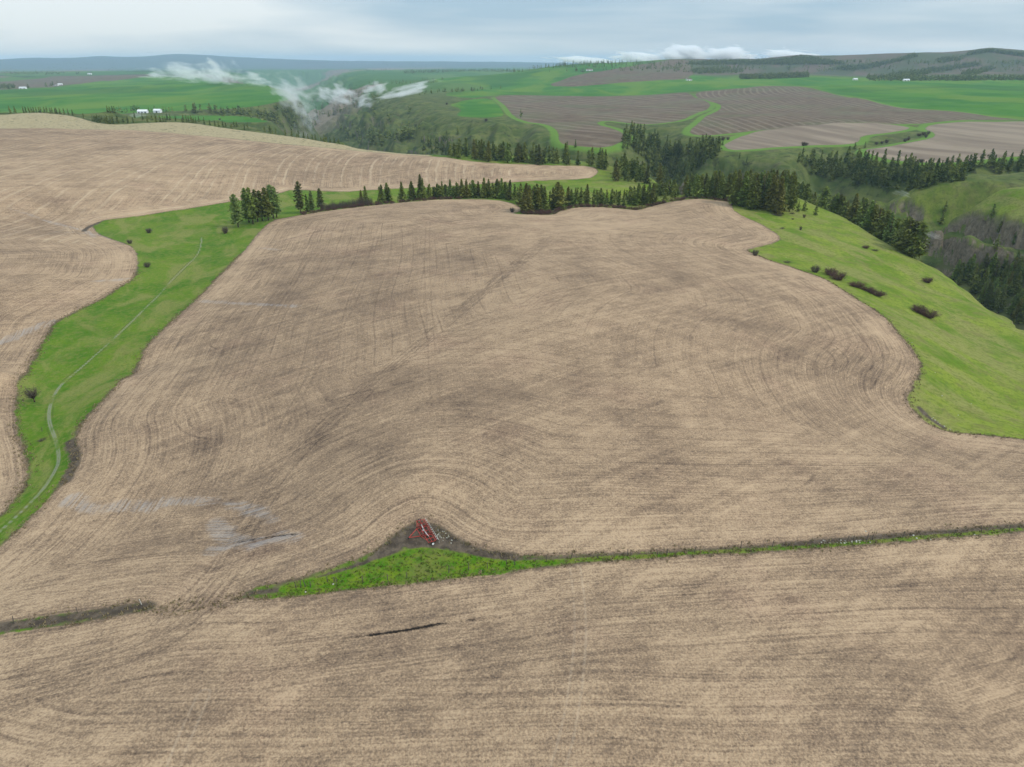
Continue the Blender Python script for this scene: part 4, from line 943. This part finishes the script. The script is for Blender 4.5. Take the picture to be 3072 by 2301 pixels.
shrub(2003, 610, 'red', 'dark red brush on the canyon brow above the cliff', sc=(1.6, 1.6, 1.6)); shrub(1870, 536, 'red', 'brown brush in the eroded scar on the green slope', sc=(1.6, 1.2, .9)); shrub(1890, 542, 'low', 'grey brush at the lower end of the eroded scar', sc=(1.8, 1.2, 1.4))
for u, v in [(1735,315),(1740,314),(1893,312),(1905,310),(1915,309),(1955,306),(1962,303),(1995,292),(2005,290),(2000,297),(1985,294),(1562,303),(1572,302),(1966,352),(1990,351)]:
    shrub(u, v, 'dark', 'dark round bush on the grassy rim by the far brown fields', sc=tuple(rng.uniform(1.6, 2.8, 3) * (1, 1, .8)), group='dark bushes by the far brown fields')
for u, v in [(475,259),(1370,285),(965,226),(1050,262)]: shrub(u, v, 'dark', 'dark round bush alone on a green slope across the canyon', sc=tuple(rng.uniform(1.6, 2.6, 3) * (1, 1, .8)), group='dark bushes across the canyon')
# thickets that line the back edge of the main field: one tangled mass
def tangle(name, spots, mat, label, seed):
    Vs, Fs, n = [], [], 0
    for i, (x, y, s_, h) in enumerate(spots):
        sm, V, F = twig_mesh(seed + i % 5, 34, 1.7, 2.2, .05)
        a = rng.random() * 6.28; c, q = math.cos(a), math.sin(a)
        W = np.stack([(V[:, 0] * c - V[:, 1] * q) * s_ + x, (V[:, 0] * q + V[:, 1] * c) * s_ + y, V[:, 2] * h / 2.2 + float(ground(x, y)) - .1], 1)
        Vs.append(W); Fs.append(F + n); n += len(V)
    tag(link(name, mesh_np(name, np.vstack(Vs), np.vstack(Fs), mat, False)), label, 'thicket', kind='stuff')
def rim_spots(u0, u1, n, o0, o1, h0, h1):
    r = []
    for u in rng.uniform(u0, u1, n):
        er = edge_r(u, 'MAIN', 0, 700)
        if er is None: continue
        q = er + rng.uniform(o0, o1); a = float(col_of(u)); r.append((q * math.sin(a), q * math.cos(a), rng.uniform(.9, 1.6), rng.uniform(h0, h1)))
    return r
tangle('thicket', rim_spots(690, 800, 110, 5, 26, 3.5, 7.5), M_TWIG, 'grey-brown leafless thicket between the slender conifers and the tree row', 700)
tangle('thicket', rim_spots(640, 1000, 120, 1.5, 6, 1.2, 3.0) + rim_spots(1115, 1215, 90, 1.5, 14, 1.5, 4) + rim_spots(1215, 1480, 150, 1.2, 5, 1.2, 3.0) + rim_spots(1480, 1580, 30, 2, 5, 1, 2.4), M_TWIGR, 'red-brown leafless brush lining the back edge of the cultivator field', 720)

# ================================================================== red cultivator
def cultivator():
    x, y, z = land(912, 1154)[0]
    pB, pC = np.array(unproj(913.4, 1124.5, .7)), np.array(unproj(940.6, 1170.3, .7)); tip = np.array(unproj(883.3, 1164.6, .5))
    wax = (pB - pC); W = np.linalg.norm(wax); wax /= W                       # local +x along the tool bar
    nrm = np.array((-wax[1], wax[0]))
    if np.dot(tip - (pB + pC) / 2, nrm) < 0: nrm = -nrm; 
    mid = (pB + pC) / 2; T = np.dot(tip - mid, nrm); tx = np.dot(tip - mid, wax)
    gz = float(ground(mid[0], mid[1]))
    root = empty('cultivator', (mid[0], mid[1], gz), 0.0)
    def P(a, b, h): d = wax * a + nrm * b; return (d[0], d[1], h)
    hw = W / 2; fr = .62
    def part(name, mb, mat, par=root, smooth=False): return link(name, mb.mesh(name, mat, smooth), par)
    # centre section and two wings: front, middle and rear bars plus cross members
    secs = [('centre_frame', -1.5, 1.5, 2.25), ('wing_frame', 1.7, hw, 1.5), ('wing_frame', -hw, -1.7, 1.5)]
    for nm, a0, a1, dep in secs:
        m = MB(); nb = 3 if dep < 2 else 4
        for b in np.linspace(0, dep, nb): m.bar(P(a0, b, fr), P(a1, b, fr), .10, .10)
        for a in np.linspace(a0, a1, 3): m.bar(P(a, -.02, fr - .012), P(a, dep + .02, fr - .012), .09, .09)
        part(nm, m, M_RED)
        for kb, b in enumerate(np.linspace(0, dep, nb)):
            for a in np.linspace(a0 + .3, a1 - .3, 4):
                s_ = MB(); j = .14 * (kb % 2)
                s_.tube([P(a + j, b, fr), P(a + j, b - .2, fr - .05), P(a + j, b - .3, fr - .28), P(a + j, b - .12, .12), P(a + j, b + .02, -.04)], [.035, .035, .03, .03, .02], 5)
                part('shank', s_, M_RUST)
    for a0, a1 in ((1.5, 1.7), (-1.7, -1.5)):
        for b in (.2, 1.3): part('wing_hinge', MB().bar(P(a0, b, fr + .06), P(a1, b, fr + .06), .18, .14), M_RUST)
    for s_ in (1, -1):                                                          # raised trusses and folding rams of the wings
        m = MB().bar(P(s_ * 1.55, -.1, fr + .25), P(s_ * 1.55, 2.3, fr + .4), .15, .15).bar(P(s_ * 1.55, -.05, fr), P(s_ * 1.55, -.05, fr + .3), .12).bar(P(s_ * 1.55, 2.2, fr), P(s_ * 1.55, 2.2, fr + .42), .12)
        part('truss', m, M_RUST)
        part('folding_ram', MB().tube([P(s_ * .5, 1.1, fr + .35), P(s_ * 1.4, 1.1, fr + .45), P(s_ * 2.4, .8, fr + .12)], [.07, .07, .04], 8), M_STEEL, smooth=True)
        part('brace', MB().bar(P(s_ * 1.6, 2.25, fr + .02), P(s_ * (hw - .7), 1.5, fr + .02), .10), M_RED)
    part('drawbar', MB().bar(P(1.4, 2.25, fr + .02), P(tx, T, .5), .13, .13).bar(P(-1.4, 2.25, fr + .02), P(tx, T, .5), .13, .13), M_RED)
    part('hitch', MB().box(P(tx, T + .1, .48), (.26, .26, .16)).bar(P(tx, T, .5), P(tx, T, -.03), .1), M_BLACK)
    part('rear_bar', MB().bar(P(-hw, -.3, fr + .12), P(hw, -.3, fr + .12), .09, .09).bar(P(-hw + .3, 0, fr), P(-hw + .3, -.3, fr + .12), .08).bar(P(hw - .3, 0, fr), P(hw - .3, -.3, fr + .12), .08), M_RED)
    for a in np.linspace(-hw + .25, hw - .25, 12):                              # rear harrow tines, bright with wear
        part('tine', MB().tube([P(a, -.3, fr + .12), P(a, -.62, fr + .16), P(a, -.85, fr - .15), P(a, -.95, .0)], [.025, .035, .03, .015], 5), M_STEEL)
    for a, b in ((-hw - .42, .7), (hw + .25, .7), (-.8, 1.0), (.8, 1.0)):
        wv = (wax[0], wax[1], 0); wh = part('wheel', MB().ring(P(a, b, .38), wv, .2, .4, .24, 20), M_BLACK, smooth=True)
        part('rim', MB().ring(P(a, b, .38), wv, .02, .27, .27, 16), M_WHITE, wh)
        part('axle', MB().bar(P(a + (.5 if a < -2 else -.5 if a > 2 else .3), b, fr), P(a, b, .38), .08), M_RED)
    tag(root, 'red cultivator with long drawbar parked on bare soil beside the pale stones', 'cultivator')
cultivator()

# ================================================================== stones
def stone_mesh(seed):
    g = np.random.default_rng(seed); b = MB(); ph = [(-.9, .55), (-.4, .95), (.2, 1.0), (.7, .7), (1.0, .25)]; n = 8; v = []
    for z, r in ph: v += [(math.cos(t) * r * g.uniform(.75, 1.15), math.sin(t) * r * g.uniform(.75, 1.15), z * .6 + g.normal(0, .05)) for t in np.arange(n) * 2 * math.pi / n]
    f = [(i * n + j, i * n + (j + 1) % n, (i + 1) * n + (j + 1) % n, (i + 1) * n + j) for i in range(4) for j in range(n)] + [tuple(range(n))[::-1], tuple(4 * n + j for j in range(n))]
    return b.add(v, f).mesh('stone', M_STONE)
STN = [stone_mesh(k) for k in range(5)]
def stone(u, v, s_, label, group):
    x, y, z = land(u, v)[0]; o = link('stone', STN[ri(0, 5)], None, (x, y, z + s_ * .2)); o.scale = (s_, s_ * rng.uniform(.7, 1.1), s_ * rng.uniform(.7, 1)); o.rotation_euler = (0, 0, rng.random() * 6.3)
    tag(o, label, 'stone', group)
for a, b in [(1350,690),(1480,750),(1530,760),(1395,775),(1380,820),(1345,855),(1400,865),(1275,900),(1325,890),(1410,915),(1330,945),(1510,945),(1450,940),(1360,985),(1210,800),(1620,940),(1660,870),(1670,915),(1760,1020),(1500,1025),(1380,1070),(1575,810),(1350,735),(1740,1100)]:
    stone(849.7 + a * .0716, 1094.4 + b * .0716, rng.uniform(.10, .21), 'pale stone strewn on the bare soil beside the red cultivator', 'pale stones beside the cultivator')
for u, v in [(2013,905),(2020,908),(2026,912),(2040,921),(2052,928),(2016,902),(2030,915)]: stone(u, v, rng.uniform(.16, .3), 'white stone in the rubble at the grassy field corner on the right', 'white stones at the field corner')
for u, v in [(1698,556),(1702,558),(1970,740),(2020,805),(2035,855),(2098,872),(2070,897)]: stone(u, v, rng.uniform(.14, .26), 'white stone lying alone in the bright right-hand grass', 'white stones in the right grass')
for u, v in [(1870,1148),(1973,1157),(1980,1163),(2105,1155),(2010,1166)]: stone(u, v, rng.uniform(.18, .3), 'white stone on the soil bank of the narrow fence strip', 'white stones on the fence strip bank')
for u, v in [(720,1262),(660,1279)]: stone(u, v, .2, 'white stone in the green end of the fence strip', 'white stones in the strip end')
for k in range(26):
    stone(rng.uniform(1770, 1880), 1170 + rng.uniform(-3, 4) - (0), rng.uniform(.12, .25), 'grey-white stone in the heap along the thin part of the fence strip', 'stones heaped on the fence strip')

# ================================================================== fence posts
def post_mesh(seed, h, r, mat):
    g = np.random.default_rng(seed); l = g.normal(0, .05, 2)
    return MB().tube([(0, 0, -.2), (l[0] * .3, l[1] * .3, h * .4), (l[0], l[1], h * .96), (l[0] * 1.02, l[1] * 1.02, h)], [r * 1.05, r, r * .92, r * .6], 8).mesh('fence_post', mat, False)
PST = [post_mesh(k, 1.35 + .12 * k, .075, M_POST) for k in range(4)]; PSW = post_mesh(9, 1.35, .09, M_POSTW)
def post(u, v, label, group, white=False):
    x, y, z = land(u, v)[0]; o = link('fence_post', PSW if white else PST[ri(0, 4)], None, (x, y, z)); o.rotation_euler = (rng.normal(0, .06), rng.normal(0, .06), rng.random() * 6.3); tag(o, label, 'fence post', group)
for a, b in [(560,1005),(640,1000),(520,1003),(600,995),(780,955),(850,985),(835,960),(1075,963),(1280,940),(1440,922),(1785,883),(1950,858),(2105,843)]:
    post((700 + a * .3621) * .72, (1400 + b * .3621) * .72, 'weathered fence post in the wide green end of the strip', 'posts in the wide green strip')
for u, v in [(1095,1221),(1112,1221),(1180,1213),(1233,1208),(1290,1206),(1355,1201),(1363,1200),(1420,1200),(1440,1199),(1500,1194),(1600,1184),(1668,1181),(1830,1170),(1844,1169),(1872,1167),(1885,1166),(1950,1162),(2060,1155),(2120,1150),(2180,1147)]:
    post(u, v, 'weathered fence post along the thin green strip toward the stone heap', 'posts along the thin strip')
for u, v in [(55,980),(59,1050),(91,931)]: post(u, v, 'dark fence post at the left edge of the pasture', 'posts at the pasture edge')
post(306, 1306, 'pale upright post at the end of the soil bank by the field crossing', None, True)
for u, v in [(30,1347),(168,1325)]: post(u, v, 'short dark post on the soil bank dividing the stubble fields', 'posts on the soil bank')

# ================================================================== dry weeds and tufts on the field margins
def tufts(name, pts, mat, label, h0, h1):
    V = []
    for x, y in pts:
        z = float(ground(x, y)); h = rng.uniform(h0, h1)
        for _ in range(5):
            a = rng.random() * 6.28; c, q = math.cos(a), math.sin(a); w_ = h * .22; l = rng.normal(0, .35, 2) * h; o = rng.normal(0, h * .35, 2)
            V += [(x + o[0] - q * w_, y + o[1] + c * w_, z - .02), (x + o[0] + q * w_, y + o[1] - c * w_, z - .02), (x + o[0] + l[0], y + o[1] + l[1], z + h)]
    V = np.array(V); tag(link(name, mesh_np(name, V, np.arange(len(V)).reshape(-1, 3), mat, False)), label, 'weeds', kind='stuff')
M_DRYW = simple('dry_weeds', (.14, .11, .055), (.30, .24, .13), 2)
def margin_pts(poly, n, rmax, spread):
    q = np.vstack([poly, poly[:1]]); seg = np.diff(q, axis=0); mid = (q[:-1] + q[1:]) / 2; ok = (np.hypot(mid[:, 0], mid[:, 1]) < rmax) & (np.abs(np.arctan2(mid[:, 0], mid[:, 1])) < R(42))
    L2 = np.hypot(seg[:, 0], seg[:, 1]) * ok; i = rng.choice(len(seg), n, p=L2 / L2.sum()); t = rng.random((n, 1))
    return q[:-1][i] + seg[i] * t + rng.normal(0, spread, (n, 2))
tufts('dry_weeds', np.vstack([margin_pts(PW['MAIN'], 2600, 420, .9), margin_pts(PW['FORE'], 900, 260, .6), margin_pts(PW['CF'], 1100, 420, 1.2)]), M_DRYW, 'dry straw-coloured weeds along the stubble field margins', .2, .55)
sp_ = in_poly([(p[0], p[1]) for p in STRIP], 900); w3 = land(sp_[:, 0], sp_[:, 1])
tufts('grass_tufts', w3[:, :2], M_WEED, 'rough green tufts in the fence strip', .15, .45)

# ================================================================== farm buildings far off
def barn(u, v, L_, W_, H_, rz, label, wallm, roofm, doors=2):
    x, y, z = land(u, v)[0]; r = empty('farm_building', (x, y, z - .3), rz); a, b = L_ / 2, W_ / 2; rh = W_ * .28
    w_ = MB().add([(-a, -b, 0), (a, -b, 0), (a, b, 0), (-a, b, 0), (-a, -b, H_), (a, -b, H_), (a, b, H_), (-a, b, H_), (-a, 0, H_ + rh), (a, 0, H_ + rh)], [(0, 1, 5, 4), (2, 3, 7, 6), (1, 2, 6, 9, 5), (3, 0, 4, 8, 7), (3, 2, 1, 0)])
    link('wall', w_.mesh('wall', wallm), r)
    o = .5; s_ = rh / b
    rf = MB()
    for q in (1, -1):
        p = [(-a - o, 0, H_ + rh + .12), (a + o, 0, H_ + rh + .12), (a + o, q * (b + o), H_ - s_ * o + .12), (-a - o, q * (b + o), H_ - s_ * o + .12)]
        rf.add(p + [(i, j, k + .16) for i, j, k in p], [(0, 1, 2, 3), (7, 6, 5, 4), (0, 4, 5, 1), (1, 5, 6, 2), (2, 6, 7, 3), (3, 7, 4, 0)])
    link('roof', rf.mesh('roof', roofm), r)
    for k in range(doors):
        d = MB().box((-a + L_ * (k + .5) / doors, -b - .04, H_ * .36), (min(3.2, L_ * .2), .1, H_ * .72)); link('door', d.mesh('door', M_DARK), r)
    tag(r, label, 'building')
barn(309, 244, 21, 12, 4.2, .1, 'long white barn among conifers behind the dry grassland, with dark doors', M_SHEET, M_SHEET, 3)
barn(341, 243, 16, 11, 5.0, -.05, 'shorter white barn among conifers, beside the longer white barn', M_SHEET, M_SHEET, 1)
barn(1847, 173, 18, 10, 4.5, .2, 'white farmhouse at the far edge of the green wheat below the brown hills', M_WHITE, M_ROOFG); barn(1957, 175, 22, 11, 4.5, .0, 'white shed at the edge of far woods below the green hillside', M_WHITE, M_ROOFG)
barn(1488, 174, 22, 12, 5, .3, 'small brown-roofed farmhouse beside the brown strip in the green wheat', M_WHITE, M_ROOFB); barn(130, 184, 22, 12, 5, .4, 'white farm shed in the far brown field among small trees', M_WHITE, M_ROOFG)
barn(122, 185, 18, 10, 5, .0, 'brown-roofed farmhouse next to the white shed in the far brown field', M_WHITE, M_ROOFB); barn(194, 161, 30, 14, 6, .0, 'white farmstead under a pair of tall trees on the far plain', M_WHITE, M_ROOFG)
barn(1273, 153, 30, 14, 6, .1, 'small pale farmhouse alone on the brown hillside', M_WHITE, M_ROOFB); barn(50, 192, 26, 12, 5, .2, 'pale house beside dark shrubs near the far brown field', M_WHITE, M_ROOFG)

# ================================================================== mist rising from the canyon
def mist(u, v, r, size, dens, label, seed, rz=0.0, tilt=0.0, thr=.46, scale=3.0):
    g = Graph('mist_%d' % seed); nt_ = g.nt
    P = g.coord('Object'); x, y, z = g.xyz(P)
    d2 = x * x + y * y + z * z
    fall = (d2._op('SQRT')).step(1.0, .15)
    off = g.vec(x + z * .35 + seed * 3.1, y + seed * 1.7, z)
    n = g.noise(off, scale * 1.2, 7, .60, .30)
    den = ((n + fall * .30 - .30 - thr).max(0.0)) * 9.0
    den = den.min(1.0) * dens
    pv = nt_.nodes.new('ShaderNodeVolumePrincipled'); pv.inputs['Color'].default_value = (.998, .999, 1.0, 1); pv.inputs['Anisotropy'].default_value = .2
    nt_.links.new(den.k, pv.inputs['Density']); nt_.links.new(pv.outputs[0], g.out.inputs['Volume'])
    b = MB(); n1_, n2_ = 12, 8; vv = [(0, 0, -1)]
    for i in range(1, n2_):
        t = math.pi * i / n2_ - math.pi / 2; vv += [(math.cos(t) * math.cos(a), math.cos(t) * math.sin(a), math.sin(t)) for a in np.arange(n1_) * 2 * math.pi / n1_]
    vv.append((0, 0, 1)); k = len(vv) - 1
    f = [(0, 1 + (j + 1) % n1_, 1 + j) for j in range(n1_)] + [(1 + i * n1_ + j, 1 + i * n1_ + (j + 1) % n1_, 1 + (i + 1) * n1_ + (j + 1) % n1_, 1 + (i + 1) * n1_ + j) for i in range(n2_ - 2) for j in range(n1_)] + [(k, 1 + (n2_ - 2) * n1_ + j, 1 + (n2_ - 2) * n1_ + (j + 1) % n1_) for j in range(n1_)]
    me = b.add(vv, f).mesh('mist', g.m)
    dx, dy, kk = ray(u, v); h = math.hypot(dx, dy)
    o = link('mist', me, None, (dx / h * r, dy / h * r, CAM_Z + kk / h * r)); o.scale = size; o.rotation_euler = (0, tilt, rz)
    g.m.cycles.volume_step_rate = .35
    tag(o, label, 'mist', kind='stuff')
mist(392, 156, 3800, (324, 162, 89), .022, 'long white mist plume lying over the far green fields', 1, 0, 0, .46, 2.5)
mist(470, 157, 3400, (162, 121, 108), .030, 'bright upright mist plume beside the long far plume', 2, 0, .15, .44, 2.3)
mist(545, 172, 3200, (162, 121, 60), .022, 'thin mist scrap over the far canyon mouth', 3, 0, 0, .47, 2.5)
mist(632, 205, 2100, (130, 130, 85), .022, 'large white mist plume climbing out of the canyon', 4, 0, .3, .45, 2.4)
mist(665, 262, 1650, (70, 90, 75), .009, 'thin mist veil sinking into the dark canyon', 5, 0, .3, .48, 2.7)
mist(728, 206, 2300, (114, 121, 67), .028, 'white mist puff over the wooded canyon wall', 6, 0, .1, .46, 2.4)
mist(800, 205, 2250, (114, 121, 59), .026, 'slanting mist puff next to the wooded canyon wall', 7, 0, -.45, .46, 2.4)
mist(880, 196, 2250, (162, 121, 35), .034, 'low slanting mist streak on the canyon rim below green wheat', 8, 0, -.28, .45, 2.4)
mist(300, 250, 1450, (60, 40, 16), .012, 'faint mist among the conifers below the white barns', 13, 0, 0, .46, 2.0)
mist(2010, 512, 600, (20, 22, 9), .03, 'faint mist wisp at the rocky canyon brow', 9, 0, .2, .5, 2.0)
mist(1950, 418, 760, (20, 20, 7), .02, 'faint mist wisp below the wooded side valley', 10, 0, .2, .48, 2.0)
for k, (u, v, a, b, lb) in enumerate([(1270, 131, 420, 36, 'long thin tail'), (1385, 124, 330, 58, 'sloping shoulder'), (1478, 116, 300, 98, 'highest puff'), (1580, 119, 290, 84, 'second puff'), (1705, 122, 330, 66, 'last rounded puff')]):
    mist(u, v, 6900 + 40 * k, (a * 1.15, 260, b * 1.2), .045, lb + ' of the bright white cloud bank behind the brown hills', 20 + k, 0, .06, .36, 2.0)

# ================================================================== haze in the air
def box_mesh(name, lo, hi, mat):
    v = [(x, y, z) for x in (lo[0], hi[0]) for y in (lo[1], hi[1]) for z in (lo[2], hi[2])]
    f = [(0, 1, 3, 2), (4, 6, 7, 5), (0, 4, 5, 1), (2, 3, 7, 6), (0, 2, 6, 4), (1, 5, 7, 3)]
    return mesh_np(name, v, f, mat, False)
hm = bpy.data.materials.new('haze'); hm.use_nodes = True; hm.node_tree.nodes.clear()
ho = hm.node_tree.nodes.new('ShaderNodeOutputMaterial'); hv = hm.node_tree.nodes.new('ShaderNodeVolumePrincipled')
hv.inputs['Color'].default_value = (.58, .80, 1.0, 1); hv.inputs['Density'].default_value = 5.0e-5; hv.inputs['Anisotropy'].default_value = 0.1
hm.node_tree.links.new(hv.outputs[0], ho.inputs['Volume'])
tag(link('haze', box_mesh('haze', (-27000, -27000, float(Z.min()) - 3), (27000, 27000, float(Z.max()) + 12), hm)), 'thin blue haze filling the air over the fields', 'haze', kind='stuff')
